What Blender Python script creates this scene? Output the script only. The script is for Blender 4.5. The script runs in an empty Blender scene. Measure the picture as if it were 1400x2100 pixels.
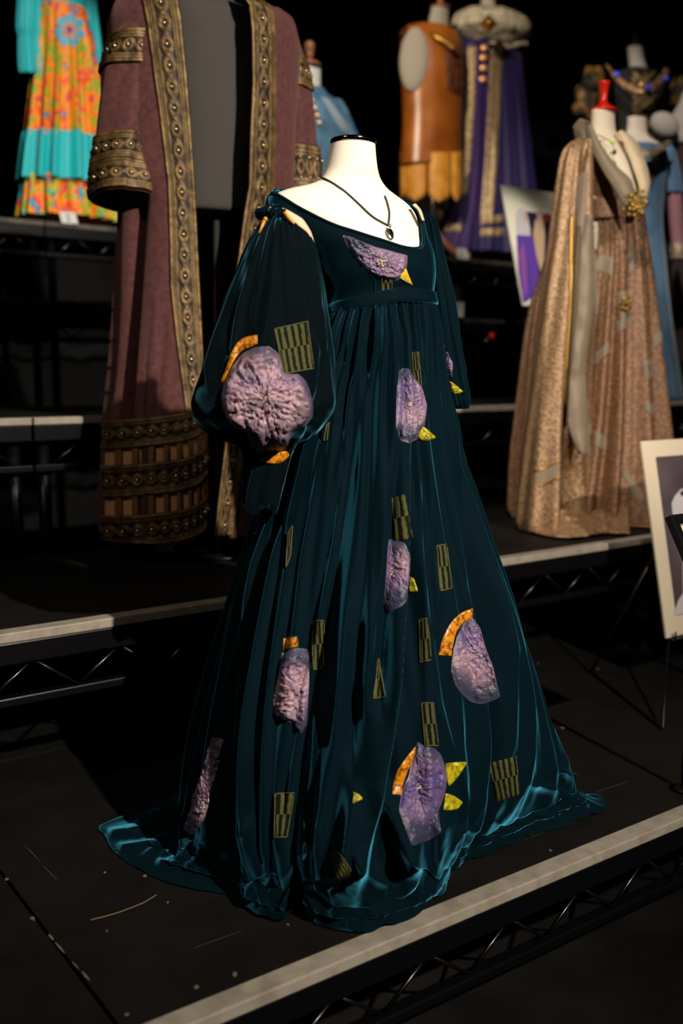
import bpy, math, random
import numpy as np
from mathutils import Vector
from mathutils.bvhtree import BVHTree
sc = bpy.context.scene
rng = np.random.default_rng(7); random.seed(7)

# ------------------------------------------------------------ camera
CXP, CYP, FPX = 700.0, 1050.0, 2042.0
PITCH = math.atan(286/2042)
FW = np.array([0.582, 0.8132, 0.0]); FW /= np.linalg.norm(FW)
RT = np.array([FW[1], -FW[0], 0.0])
CAM = np.array([0.0, 0.0, 1.0])
cd = bpy.data.cameras.new('camera'); cam = bpy.data.objects.new('camera', cd)
sc.collection.objects.link(cam); sc.camera = cam
cam.location = CAM
cam.rotation_euler = (math.pi/2-PITCH, 0, math.atan2(FW[1], FW[0])-math.pi/2)
cd.sensor_fit = 'VERTICAL'; cd.sensor_height = 36.0; cd.lens = FPX*36/2100
cd.clip_start = 0.05
cd.dof.use_dof = True; cd.dof.focus_distance = 2.08; cd.dof.aperture_fstop = 2.0

# ------------------------------------------------------------ world, lights, exposure
sc.view_settings.view_transform = 'Standard'; sc.view_settings.look = 'None'
sc.view_settings.exposure = 0.0; sc.view_settings.gamma = 1.0; sc.view_settings.use_curve_mapping = False
w = bpy.data.worlds.new('world'); sc.world = w; w.use_nodes = True
w.node_tree.nodes['Background'].inputs[0].default_value = (0.50, 0.48, 0.5, 1)
w.node_tree.nodes['Background'].inputs[1].default_value = 0.018

def spot(name, f, r, z, tf, tr, tz, power, col, size=38, rad=0.05, blend=0.3):
    """f,r = metres ahead of / to the right of the viewpoint"""
    l = bpy.data.lights.new(name, 'SPOT'); l.energy = power; l.color = col
    l.spot_size = math.radians(size); l.spot_blend = blend; l.shadow_soft_size = rad
    o = bpy.data.objects.new(name, l); sc.collection.objects.link(o)
    p = FW*f+RT*r; t = FW*tf+RT*tr
    o.location = (p[0], p[1], z)
    o.rotation_euler = (Vector((t[0], t[1], tz))-o.location).to_track_quat('-Z', 'Y').to_euler()
    return o
WARM = (1.0, 0.88, 0.73)
spot('spotlight_gown', -1.4, 2.45, 3.4, 2.3, -0.1, 1.25, 1500, WARM, 50, 0.035, 0.9)
spot('added_fill', 0.2, -1.8, 3.2, 2.6, -0.3, 0.8, 60, (1, .84, .66), 50, 0.15, 0.6)  # unseen fill lamp, added to lift the coat hem and the skirt's dark side
spot('spotlight_coat', -0.6, 2.2, 3.4, 3.3, -0.6, 1.7, 150, WARM, 24, 0.06, 0.5)
spot('spotlight_gold', 1.0, 0.15, 3.7, 4.0, 1.2, 1.2, 430, WARM, 34, 0.05, 0.4)
spot('spotlight_leather', 2.6, -0.8, 4.2, 6.7, 0.85, 2.9, 760, (1, .82, .6), 24, 0.06, 0.5)
spot('spotlight_print', 2.8, 0.2, 3.8, 5.4, -1.5, 2.3, 380, (1, .9, .78), 26, 0.06, 0.5)
spot('spotlight_blue', 2.4, 0.4, 4.6, 5.4, -0.1, 2.2, 480, (1, .93, .85), 20, 0.06, 0.4)
spot('spotlight_rear', 2.5, 0.6, 4.5, 6.2, 1.95, 2.2, 520, (1, .9, .8), 34, 0.06, 0.5)
spot('spotlight_purple', 3.5, 2.5, 4.5, 7.0, 1.0, 2.4, 62, (1, .85, .72), 26, 0.06, 0.5)
spot('added_board_fill', 2.4, 2.0, 3.9, 4.9, 0.85, 1.62, 330, (1, .93, .82), 10, 0.05, 0.5)  # unseen lamp, added only to brighten the tilted board

# ------------------------------------------------------------ helpers
def ray(px, py):
    u = (px-CXP)/FPX; v = -(py-CYP)/FPX
    f = math.cos(PITCH)+v*math.sin(PITCH)
    z = -math.sin(PITCH)+v*math.cos(PITCH)
    return (FW*f+RT*u+np.array([0, 0, z]))/f
TSC = 1.0
def L(px, py, t): return CAM+ray(px, py)*t*TSC           # point straight ahead distance t
def onZ(px, py, z):
    d = ray(px, py); return CAM+d*((z-CAM[2])/d[2])
def onY(px, py, Y):
    d = ray(px, py); return CAM+d*(Y/d[1])

def node_mat(name, color=(.5, .5, .5), rough=.6, metal=0.0, sheen=None, bump=None, spec=.5, coat=0):
    m = bpy.data.materials.new(name); m.use_nodes = True
    nt = m.node_tree; b = nt.nodes['Principled BSDF']
    b.inputs['Base Color'].default_value = (*color, 1); b.inputs['Roughness'].default_value = rough
    b.inputs['Metallic'].default_value = metal; b.inputs['Specular IOR Level'].default_value = spec
    if coat: b.inputs['Coat Weight'].default_value = coat
    if sheen:
        b.inputs['Sheen Weight'].default_value = sheen[0]
        b.inputs['Sheen Tint'].default_value = (*sheen[1], 1); b.inputs['Sheen Roughness'].default_value = sheen[2]
    if bump:
        tc = nt.nodes.new('ShaderNodeTexCoord'); n = nt.nodes.new('ShaderNodeTexNoise')
        n.inputs['Scale'].default_value = bump[0]; n.inputs['Detail'].default_value = 4
        bp = nt.nodes.new('ShaderNodeBump'); bp.inputs['Strength'].default_value = bump[1]; bp.inputs['Distance'].default_value = bump[2]
        nt.links.new(tc.outputs['Object'], n.inputs['Vector']); nt.links.new(n.outputs[0], bp.inputs['Height'])
        nt.links.new(bp.outputs[0], b.inputs['Normal'])
    return m
def tint(m, c1, c2, scale, lo=.35, hi=.65, detail=4, coord='Object', stretch=None):
    """two-colour noise mottling"""
    nt = m.node_tree; tc = nt.nodes.new('ShaderNodeTexCoord'); n = nt.nodes.new('ShaderNodeTexNoise')
    n.inputs['Scale'].default_value = scale; n.inputs['Detail'].default_value = detail
    src = tc.outputs[coord]
    if stretch:
        mp = nt.nodes.new('ShaderNodeMapping'); mp.inputs['Scale'].default_value = stretch
        nt.links.new(src, mp.inputs[0]); src = mp.outputs[0]
    r = nt.nodes.new('ShaderNodeValToRGB'); r.color_ramp.elements[0].position = lo; r.color_ramp.elements[1].position = hi
    r.color_ramp.elements[0].color = (*c1, 1); r.color_ramp.elements[1].color = (*c2, 1)
    nt.links.new(src, n.inputs['Vector']); nt.links.new(n.outputs[0], r.inputs[0])
    nt.links.new(r.outputs[0], nt.nodes['Principled BSDF'].inputs['Base Color'])
    return m
def vcol(m, attr='Col'):
    nt = m.node_tree; a = nt.nodes.new('ShaderNodeAttribute'); a.attribute_name = attr
    nt.links.new(a.outputs['Color'], nt.nodes['Principled BSDF'].inputs['Base Color']); return m
def srgb(r, g, b):
    f = lambda c: (c/255/12.92) if c/255 <= .04045 else ((c/255+.055)/1.055)**2.4
    return (f(r), f(g), f(b))

def tag(o, label=None, cat=None, group=None, kind=None):
    if label: o['label'] = label
    if cat: o['category'] = cat
    if group: o['group'] = group
    if kind: o['kind'] = kind
    return o
def thing(name, loc, label, cat, group=None):
    o = bpy.data.objects.new(name, None); sc.collection.objects.link(o)
    o.location = loc; o.empty_display_size = .1
    return tag(o, label, cat, group)
def origin(o):
    p = np.zeros(3)
    while o is not None:
        p = p+np.array(o.location); o = o.parent
    return p
def mesh(name, V, Fc, m, parent=None, smooth=True, uv=None, col=None, kind=None, solid=0, label=None):
    V = np.asarray(V, float).reshape(-1, 3)
    if parent is not None: V = V-origin(parent)
    me = bpy.data.meshes.new(name); me.from_pydata(V.tolist(), [], [list(map(int, f)) for f in Fc]); me.update()
    if smooth: me.shade_smooth()
    if m is not None: me.materials.append(m)
    if uv is not None:
        ul = me.uv_layers.new(name='UVMap'); li = np.zeros(len(me.loops), int); me.loops.foreach_get('vertex_index', li)
        ul.data.foreach_set('uv', np.asarray(uv, 'f').reshape(-1, 2)[li].ravel())
    if col is not None:
        c = me.color_attributes.new('Col', 'FLOAT_COLOR', 'POINT'); a = np.ones((len(V), 4), 'f'); a[:, :3] = np.asarray(col).reshape(-1, 3)
        c.data.foreach_set('color', a.ravel())
    o = bpy.data.objects.new(name, me); sc.collection.objects.link(o)
    if parent is not None: o.parent = parent
    if kind: o['kind'] = kind
    if label: o['label'] = label
    if solid:
        s = o.modifiers.new('thickness', 'SOLIDIFY'); s.thickness = solid; s.offset = 0
    return o
def gfaces(nv, nu, close=False, off=0):
    j = np.arange(nv-1)[:, None]; n = nu if close else nu-1; i = np.arange(n)[None, :]; i2 = (i+1) % nu
    return (np.stack([j*nu+i, j*nu+i2, (j+1)*nu+i2, (j+1)*nu+i], -1).reshape(-1, 4)+off)
def grid(name, G, m, parent=None, close=False, uv=None, col=None, **k):
    nv, nu = G.shape[:2]
    if uv is None:
        b, a = np.meshgrid(np.linspace(0, 1, nv), np.linspace(0, 1, nu), indexing='ij'); uv = np.stack([a, b], -1)
    return mesh(name, G, gfaces(nv, nu, close), m, parent, uv=uv, col=col, **k)
def interp(rows, n):
    """smooth (monotone cubic) interpolation of table rows over their first column"""
    rows = np.array(rows, float); x = rows[:, 0]; q = np.linspace(x[0], x[-1], n) if np.isscalar(n) else np.asarray(n)
    out = [q]
    for c in range(1, rows.shape[1]): out.append(pchip(x, rows[:, c], q))
    return np.array(out).T
def pchip(x, y, q):
    x = np.asarray(x, float); y = np.asarray(y, float); q = np.asarray(q, float)
    if len(x) == 2: return np.interp(q, x, y)
    h = np.diff(x); d = np.diff(y)/h; m = np.zeros_like(y)
    for i in range(1, len(x)-1):
        if d[i-1]*d[i] > 0:
            w1 = 2*h[i]+h[i-1]; w2 = h[i]+2*h[i-1]; m[i] = (w1+w2)/(w1/d[i-1]+w2/d[i])
    m[0] = d[0]; m[-1] = d[-1]
    k = np.clip(np.searchsorted(x, q)-1, 0, len(x)-2); s = np.clip((q-x[k])/h[k], 0, 1)
    return ((1+2*s)*(1-s)**2*y[k]+s*(1-s)**2*h[k]*m[k]+s*s*(3-2*s)*y[k+1]+s*s*(s-1)*h[k]*m[k+1])
def vnoise(P, scale, seed=0, octv=3):
    """value noise, P (...,k<=3)"""
    P = np.asarray(P, float)*scale; tot = 0; amp = 1.0; nrm = 0
    if P.shape[-1] < 3: P = np.concatenate([P, np.zeros(P.shape[:-1]+(3-P.shape[-1],))], -1)
    for o in range(octv):
        Q = P*(2**o)+seed*17.3+o*5.1; I = np.floor(Q).astype(np.int64); f = Q-I; f = f*f*(3-2*f); v = 0
        for dx in (0, 1):
            for dy in (0, 1):
                for dz in (0, 1):
                    h = (I[..., 0]+dx)*374761393+(I[..., 1]+dy)*668265263+(I[..., 2]+dz)*2147483647
                    h = (h ^ (h >> 13))*1274126177; h = (h ^ (h >> 16)) & 0xffff
                    wt = (f[..., 0] if dx else 1-f[..., 0])*(f[..., 1] if dy else 1-f[..., 1])*(f[..., 2] if dz else 1-f[..., 2])
                    v = v+wt*(h/65535.0)
        tot = tot+amp*v; nrm += amp; amp *= .5
    return tot/nrm*2-1

def loft(rows, t, q=.65, nu=96, nv=60, disp=None, psi=None, inflate=0.0):
    """body of revolution-like shell from silhouette rows (y,xl,xr[,dt]); elliptical sections aligned with the stage.
    returns G[nv,nu,3], aux(y, mid, half, psi)"""
    R = interp(rows, nv); y = R[:, 0]; ps = np.linspace(-math.pi, math.pi, nu, endpoint=False) if psi is None else psi
    if ps.ndim == 1: ps = np.repeat(ps[None], nv, 0)
    G = np.zeros((nv, ps.shape[1], 3)); mid = (R[:, 1]+R[:, 2])/2; half = (R[:, 2]-R[:, 1])/2
    kx, ky = RT[0], -RT[1]
    for j in range(nv):
        tt = (t+(R[j, 3] if R.shape[1] > 3 else 0)); qq = R[j, 4] if R.shape[1] > 4 else q
        c = L(mid[j], y[j], tt); a = half[j]/FPX*tt*TSC/(math.cos(PITCH)-(y[j]-CYP)/FPX*math.sin(PITCH)) + inflate
        A = a/math.sqrt(kx*kx+qq*qq*ky*ky); B = A*qq; phi = math.atan2(B*ky, A*kx)
        th = ps[j]-phi; s, cth = np.sin(th), np.cos(th)
        P = c[None]+np.stack([A*s, -B*cth, 0*s], -1)
        if disp is not None:
            N = np.stack([B*s, -A*cth, 0*s], -1); N /= np.linalg.norm(N, axis=1)[:, None]+1e-9
            P = P+N*disp(y[j], ps[j], mid[j]+half[j]*np.sin(ps[j]), np.cos(ps[j]) > -0.05)[:, None]
        G[j] = P
    return G, (y, mid, half)
def cap(G, top=True):
    row = G[0] if top else G[-1]; return row.mean(0)
def closed(name, G, m, parent, top=True, bot=True, **k):
    nv, nu = G.shape[:2]; V = G.reshape(-1, 3); Fs = gfaces(nv, nu, True).tolist()
    V = list(V)
    if top: V.append(G[0].mean(0)); c = len(V)-1; Fs += [[c, (i+1) % nu, i] for i in range(nu)]
    if bot: V.append(G[-1].mean(0)); c = len(V)-1; b = (nv-1)*nu; Fs += [[c, b+i, b+(i+1) % nu] for i in range(nu)]
    return mesh(name, V, Fs, m, parent, **k)
def velvet(m, col, rough=.25):
    nt = m.node_tree; out = nt.nodes['Material Output']; b = nt.nodes['Principled BSDF']
    sh = nt.nodes.new('ShaderNodeBsdfSheen'); sh.distribution = 'ASHIKHMIN'; sh.inputs['Color'].default_value = (*col, 1); sh.inputs['Roughness'].default_value = rough
    ad = nt.nodes.new('ShaderNodeAddShader'); nt.links.new(b.outputs[0], ad.inputs[0]); nt.links.new(sh.outputs[0], ad.inputs[1]); nt.links.new(ad.outputs[0], out.inputs['Surface'])
    return m
def folds(spec):
    """spec: list of (points[(y,x)], amp_top, amp_bot, wl, wr) ridges in picture space of the front half"""
    def f(y, ps, x, front):
        d = np.zeros_like(x)
        for pts, a0, a1, wl, wr in spec:
            ys = [p[0] for p in pts]
            if y < ys[0]-30: continue
            xc = np.interp(y, ys, [p[1] for p in pts]); k = np.clip((y-ys[0])/(ys[-1]-ys[0]+1e-6), 0, 1)
            fade = np.clip((y-ys[0]+30)/60, 0, 1)*np.clip((ys[-1]+60-y)/60, 0, 1)
            dx = x-xc; w_ = np.where(dx < 0, wl, wr); g = np.exp(-np.abs(dx/w_)**1.5)
            d = d+np.where(front, (a0+(a1-a0)*k)*fade*g, 0)
        return d
    return f

def tube(P, r, n=6, cl=False):
    P = np.asarray(P, float); T = np.gradient(P, axis=0); T /= np.linalg.norm(T, axis=1)[:, None]+1e-9
    up = np.array([.13, .21, 1.0]); rr = np.full(len(P), r) if np.isscalar(r) else np.asarray(r)
    V = []
    for p, tt, ra in zip(P, T, rr):
        a = np.cross(tt, up); a = a/(np.linalg.norm(a)+1e-9); b = np.cross(tt, a)
        for i in range(n):
            an = 2*math.pi*i/n; V.append(p+ra*(a*math.cos(an)+b*math.sin(an)))
    Fs = gfaces(len(P), n, True).tolist(); Fs += [list(range(n))[::-1], list(range((len(P)-1)*n, len(P)*n))]
    return V, Fs
def add_tube(name, P, r, m, parent=None, n=8, **k):
    V, Fs = tube(P, r, n); return mesh(name, V, Fs, m, parent, **k)
def bez(P, n=24):
    P = np.asarray(P, float); t = np.zeros(len(P)); t[1:] = np.cumsum(np.linalg.norm(np.diff(P, axis=0), axis=1))
    q = np.linspace(0, t[-1], n); return np.stack([pchip(t, P[:, c], q) for c in range(P.shape[1])], -1)
def box(name, a, b, m, parent=None, bevel=0.0, **k):
    a = np.asarray(a, float); b = np.asarray(b, float); lo, hi = np.minimum(a, b), np.maximum(a, b)
    V = [(x, y, z) for x in (lo[0], hi[0]) for y in (lo[1], hi[1]) for z in (lo[2], hi[2])]
    Fs = [(0, 1, 3, 2), (4, 6, 7, 5), (0, 4, 5, 1), (2, 3, 7, 6), (0, 2, 6, 4), (1, 5, 7, 3)]
    o = mesh(name, V, Fs, m, parent, smooth=False, **k)
    if bevel:
        bv = o.modifiers.new('bevel', 'BEVEL'); bv.width = bevel; bv.segments = 2
    return o
def join(parts):
    V = []; Fs = []
    for v, f in parts:
        o = len(V); V += [tuple(p) for p in v]; Fs += [[i+o for i in q] for q in f]
    return V, Fs
def ball(c, r, nu=8, nv=6, sc3=(1, 1, 1)):
    V = []
    for j in range(nv+1):
        a = math.pi*j/nv
        for i in range(nu):
            b = 2*math.pi*i/nu; V.append(np.array(c)+r*np.array([math.sin(a)*math.cos(b)*sc3[0], math.sin(a)*math.sin(b)*sc3[1], math.cos(a)*sc3[2]]))
    return V, gfaces(nv+1, nu, True).tolist()
def turned(c, prof, n=20):
    V = [np.array(c)+np.array([r*math.cos(2*math.pi*i/n), r*math.sin(2*math.pi*i/n), z]) for r, z in prof for i in range(n)]
    Fs = gfaces(len(prof), n, True).tolist(); Fs += [list(range(n)), list(range((len(prof)-1)*n, len(prof)*n))[::-1]]
    return V, Fs
def strip(name, A, B, m, parent, n=30, nw=10, bulge=0.0, wob=0.0, seed=0, **k):
    """ribbon between two picture-space polylines (px,py,t)"""
    A = bez([L(*p) for p in A], n); B = bez([L(*p) for p in B], n); s = np.linspace(0, 1, nw)[None, :, None]
    G = A[:, None]*(1-s)+B[:, None]*s
    toward = -FW
    h = bulge*np.sin(math.pi*s)
    if wob: h = h+wob*vnoise(G, 18, seed)[..., None]
    return grid(name, G+toward*h, m, parent, **k)
class Surf:
    def __init__(s, G, close=True):
        nv, nu = G.shape[:2]; s.V = G.reshape(-1, 3); s.F = gfaces(nv, nu, close)
        s.b = BVHTree.FromPolygons([Vector(v) for v in s.V], s.F.tolist())
    def hit(s, px, py):
        d = ray(px, py); d = d/np.linalg.norm(d)
        h, n, i, dist = s.b.ray_cast(Vector(CAM), Vector(d))
        if h is None:
            return None
        n = np.array(n); n = n if n@(-d) > 0 else -n
        return np.array(h), n
class Multi:
    def __init__(s, *a): s.a = a
    def hit(s, px, py):
        best = None
        for q in s.a:
            h = q.hit(px, py)
            if h is not None and (best is None or np.linalg.norm(h[0]-CAM) < np.linalg.norm(best[0]-CAM)): best = h
        return best
def project(surf, PX, lift):
    """drape a picture-space grid PX[nv,nu,2] on the cloth; lift = height above it"""
    nv, nu = PX.shape[:2]; G = np.full((nv, nu, 3), np.nan); N = np.zeros((nv, nu, 3))
    for j in range(nv):
        for i in range(nu):
            h = surf.hit(*PX[j, i])
            if h is not None: G[j, i], N[j, i] = h
    bad = np.isnan(G[..., 0])
    if bad.any():
        good = np.argwhere(~bad)
        if len(good) == 0: return None
        for j, i in np.argwhere(bad):
            k = good[np.argmin(((good-[j, i])**2).sum(1))]; N[j, i] = N[k[0], k[1]]
            td = (G[k[0], k[1]]-CAM)@FW; G[j, i] = CAM+ray(PX[j, i][0], PX[j, i][1])*td
    Ns = N.copy()
    for _ in range(2):
        Ns[1:-1] = (Ns[1:-1]*2+Ns[:-2]+Ns[2:]); Ns[:, 1:-1] = Ns[:, 1:-1]*2+Ns[:, :-2]+Ns[:, 2:]
        Ns /= np.linalg.norm(Ns, axis=-1, keepdims=True)+1e-9
    Ns = Ns*.5-FW*.5; Ns /= np.linalg.norm(Ns, axis=-1, keepdims=True)
    return G+Ns*np.asarray(lift)[..., None]
def largest(Fs):
    par = {}
    def find(a):
        while par.setdefault(a, a) != a: par[a] = par[par[a]]; a = par[a]
        return a
    for f in Fs:
        for v in f[1:]: par[find(int(v))] = find(int(f[0]))
    cnt = {}
    for f in Fs: r = find(int(f[0])); cnt[r] = cnt.get(r, 0)+1
    b = max(cnt, key=cnt.get); return [f for f in Fs if find(int(f[0])) == b]
def compact(V, Fs, *extra):
    use = sorted({int(v) for f in Fs for v in f}); mp = {v: i for i, v in enumerate(use)}
    return [np.asarray(V)[use], [[mp[int(v)] for v in f] for f in Fs]]+[None if e is None else np.asarray(e).reshape(len(V), -1)[use] for e in extra]
def quadpatch(name, poly, surf, m, parent, nv=16, nu=16, lift=.0025, relief=None, thr=.08, **k):
    """poly = 4 corners tl,tr,br,bl or two polylines"""
    if len(poly) == 4:
        a, b, c, d = map(np.array, poly); s, r = np.meshgrid(np.linspace(0, 1, nu), np.linspace(0, 1, nv))
        s = s[..., None]; r = r[..., None]; PX = (a*(1-s)+b*s)*(1-r)+(d*(1-s)+c*s)*r
    else:
        A, B = poly; A = bez(A, nv); B = bez(B, nv); s = np.linspace(0, 1, nu)[None, :, None]; PX = A[:, None]*(1-s)+B[:, None]*s
    UVv, UVu = np.meshgrid(np.linspace(0, 1, nv), np.linspace(0, 1, nu), indexing='ij')
    jit = vnoise(PX, .05, 3, 2)*1.0; PX = PX+np.stack([jit, -jit], -1)
    h = np.full(PX.shape[:2], lift)
    if relief is not None: h = h+relief(UVu, UVv)
    e = np.minimum(np.minimum(UVu, 1-UVu)*nu, np.minimum(UVv, 1-UVv)*nv); h = h*np.clip(.3+e, 0, 1)
    G = project(surf, PX, h)
    if G is None: return None
    fc = gfaces(nv, nu); V = G.reshape(-1, 3); T = (V-CAM)@FW; keep = (T[fc].max(1)-T[fc].min(1)) < thr
    V, Fs, uv_ = compact(V, largest(fc[keep].tolist()), np.stack([UVu, UVv], -1).reshape(-1, 2)); return mesh(name, V, Fs, m, parent, uv=uv_, **k)
def blob(name, poly, surf, m, parent, centre=None, nr=22, na=72, lift=.003, amp=.004, seed=0, wr=9, colf=None, bead=False, **k):
    poly = np.array(poly, float); c = poly.mean(0) if centre is None else np.array(centre, float)
    P = np.vstack([poly, poly[:1]]); s = np.zeros(len(P)); s[1:] = np.cumsum(np.linalg.norm(np.diff(P, axis=0), axis=1))
    q = np.linspace(0, s[-1], na, endpoint=False); Bd = np.stack([np.interp(q, s, P[:, 0]), np.interp(q, s, P[:, 1])], -1)
    Bd = (np.roll(Bd, 1, 0)+2*Bd+np.roll(Bd, -1, 0))/4
    rho = np.linspace(0.03, 1, nr)[:, None, None]; PX = c+(Bd[None]-c)*rho
    size = np.sqrt(((Bd-c)**2).sum(1)).mean()
    D = PX-c; ang = np.arctan2(D[..., 1], D[..., 0]); rr = np.linalg.norm(D, axis=-1)/size
    # crinkled gathers running out from the middle
    W = np.stack([ang*wr/6.28*2.2+.8*vnoise(PX, .03, seed+5), rr*2.2+vnoise(PX, .05, seed+9)*.6], -1)
    n1 = 1-2*np.abs(vnoise(W, 1.9, seed, 3)); n2 = 1-2*np.abs(vnoise(PX+vnoise(PX, .04, seed+33, 2)[..., None]*12, .10, seed+2, 3))
    h = lift+amp*(0.6*n1+1.0*n2)+amp*.4
    edge = np.clip((1-rho[..., 0])*6, 0, 1); h = np.maximum(h*edge, .0012)
    G = project(surf, PX, h)
    if G is None: return None
    if colf is not None: col = colf(PX, rr, ang, n1, n2, seed)
    else: col = None
    fc = gfaces(nr, na, True); V = G.reshape(-1, 3); T = (V-CAM)@FW; keep = (T[fc].max(1)-T[fc].min(1)) < .08
    V = np.vstack([V, G[0].mean(0)]); cc = len(V)-1
    Fs = fc[keep].tolist()+[[cc, (i+1) % na, i] for i in range(na)]
    UV = np.stack([(PX[..., 0]-c[0])/200+.5, (PX[..., 1]-c[1])/200+.5], -1).reshape(-1, 2); UV = np.vstack([UV, [[.5, .5]]])
    if col is not None: col = np.vstack([col.reshape(-1, 3), col[0].mean(0)])
    V, Fs, UV, col = compact(V, largest(Fs), UV, col)
    return mesh(name, V, Fs, m, parent, uv=UV, col=col, **k)
# ============================================================ the hall and the stepped staging
M = {}
M['deck'] = node_mat('black_painted_ply', srgb(40, 38, 36), .7, bump=(260, .25, .002), spec=.2)
tint(M['deck'], srgb(11, 10, 9), srgb(20, 18, 16), 9, .3, .7)
M['edge'] = node_mat('white_edging', srgb(205, 196, 182), .55, bump=(90, .2, .001)); tint(M['edge'], srgb(136, 128, 117), srgb(158, 150, 138), 30, .3, .6)
M['grey_edge'] = node_mat('grey_ply_edge', srgb(105, 98, 90), .6)
M['dark_edge'] = node_mat('worn_dark_edge', srgb(62, 57, 52), .6); tint(M['dark_edge'], srgb(44, 41, 38), srgb(84, 77, 70), 12)
M['steel'] = node_mat('black_steel', srgb(15, 15, 18), .32, .4, bump=(120, .1, .001))
M['rod'] = node_mat('bare_steel_rod', srgb(78, 78, 82), .3, 1.0)
M['dark_rod'] = node_mat('black_steel_rod', srgb(26, 26, 27), .35, .6)
M['wall'] = node_mat('black_drape', srgb(9, 9, 10), .95)
M['ground'] = node_mat('black_floor', srgb(26, 25, 25), .55, bump=(60, .2, .002)); tint(M['ground'], srgb(18, 17, 17), srgb(32, 30, 29), 5)
M['scuff'] = node_mat('scuff', srgb(150, 130, 105), .8)

# hall shell
fl = box('floor', (-4, -3, -.52), (11, 7.4, -.48), M['ground']); tag(fl, kind='structure')
wx = np.linspace(-4, 11, 400); wz = np.linspace(-.48, 5.6, 8); X, Z = np.meshgrid(wx, wz)
wl = grid('wall_back', np.stack([X, 7.2+.05*np.sin(X*16+1.2*np.sin(X*3))+.02*np.sin(X*41), Z], -1), M['wall']); tag(wl, kind='structure')
wb = box('wall_left', (-4.1, -3, -.48), (-4, 7.2, 5.6), M['wall']); tag(wb, kind='structure')
wb = box('wall_right', (11, -3, -.48), (11.1, 7.2, 5.6), M['wall']); tag(wb, kind='structure')
wb = box('ceiling', (-4, -3, 5.6), (11, 7.2, 5.7), M['wall']); tag(wb, kind='structure')

DL, DDS = 2.44, [1.236, .93, 1.05, .87, .95]
TY = [1.288, 2.20, 3.14, 4.20, 5.08]; TZ = [0.0, .42, .857, 1.30, 1.755]
TX = [.545, .55, 1.05, .9, 1.80]; ORD = ['front', 'second', 'third', 'fourth', 'top']
rodmesh = {}
def deck(i, x0, white, names):
    y0, z, DD = TY[i], TZ[i], DDS[i]; x1 = x0+DL-.006; base = (TZ[i-1] if i else -.48)
    base = base if i else -.48
    D = thing('stage_deck', (x0+DL/2, y0+DD/2, z-.25), names, 'stage deck')
    box('deck_top', (x0, y0+.046, z-.022), (x1, y0+DD-.004, z), M['deck'], D, .002)
    e = box('edge_strip', (x0, y0, z-.022), (x1, y0+.045, z+.0015), M['edge'] if white else M['dark_edge'], D, .003)
    fr = 'top_rail'
    box(fr, (x0, y0+.004, z-.075), (x1, y0+.03, z-.0225), M['steel'], D, .004)
    box('bottom_rail', (x0, y0+.004, z-.172), (x1, y0+.034, z-.150), M['steel'], D, .004)
    box('rear_rail', (x0, y0+DD-.04, z-.075), (x1, y0+DD-.006, z-.0225), M['steel'], D, .004)
    for xs in (x0, x1-.03): box('side_rail', (xs, y0+.034, z-.075), (xs+.03, y0+DD-.04, z-.0225), M['steel'], D, .004)
    # zig-zag truss rods
    n = 11; dx = (DL-.12)/(2*n); k0 = x0+.06
    for k in range(2*n):
        up = k % 2 == 0; a = np.array([k0+k*dx, y0+.018, z-.151 if up else z-.073]); b = np.array([k0+(k+1)*dx, y0+.018, z-.073 if up else z-.151])
        key = (up,)
        if key not in rodmesh:
            o = add_tube('truss_rod', [(a+b)/2+(a-(a+b)/2)*1.0, (a+b)/2, b], .0042, M['rod'] if up else M['dark_rod'], D, 6)
            me = o.data; cen = (a+b)/2-origin(D)
            me.transform(__import__('mathutils').Matrix.Translation(-Vector(cen))); o.location = cen; rodmesh[key] = me
        else:
            o = bpy.data.objects.new('truss_rod', rodmesh[key]); sc.collection.objects.link(o); o.parent = D; o.location = (a+b)/2-origin(D)
    for xs in (x0+.045, x1-.045):
        for ys in (y0+.06, y0+DD-.06):
            gz = -.48 if i < 1 else (0.0 if i == 1 else 0.0)
            if i == 1 and ys < y0+.1: gz = 0.0
            add_tube('leg', [(xs, ys, z-.075), (xs, ys, (z+gz)/2), (xs, ys, gz if i else -.48)], .0215, M['steel'], D, 12)
    return D
pos = {0: [-1, 0, 1], 1: [-1, 0, 1], 2: [-1, 0, 1], 3: [0, 1, 2], 4: [-1, 0, 1, 2]}
SIDE = ['leftmost', 'second from left', 'third from left', 'fourth from left']
for i in range(5):
    for k in pos[i]:
        x0 = TX[i]+k*DL
        if i == 0 and k == -1: desc = 'front stage deck with white edge, left of the floor seam in the lower left corner'
        elif i == 0 and k == 0: desc = 'front stage deck with white edge that carries the teal velvet gown'
        elif i == 0: desc = 'front stage deck with white edge at the lower right under the wire easel'
        else: desc = '%s black stage deck of the %s step with %s front edge' % (SIDE[pos[i].index(k)], ORD[i], 'white' if i in (1, 2) else 'dark')
        deck(i, x0, i in (0, 1, 2), desc)
# ply flooring under and behind the front row (same level), where the risers stand
for k, (a, b) in enumerate(((-1.9, .541), (.545, 2.979), (2.985, 5.42), (5.426, 8.6))):
    o = box('floor_%d' % (k+2), (a, TY[0]+DDS[0]+.002, -.03), (b, 6.3, 0), M['deck']); tag(o, kind='structure')
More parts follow.
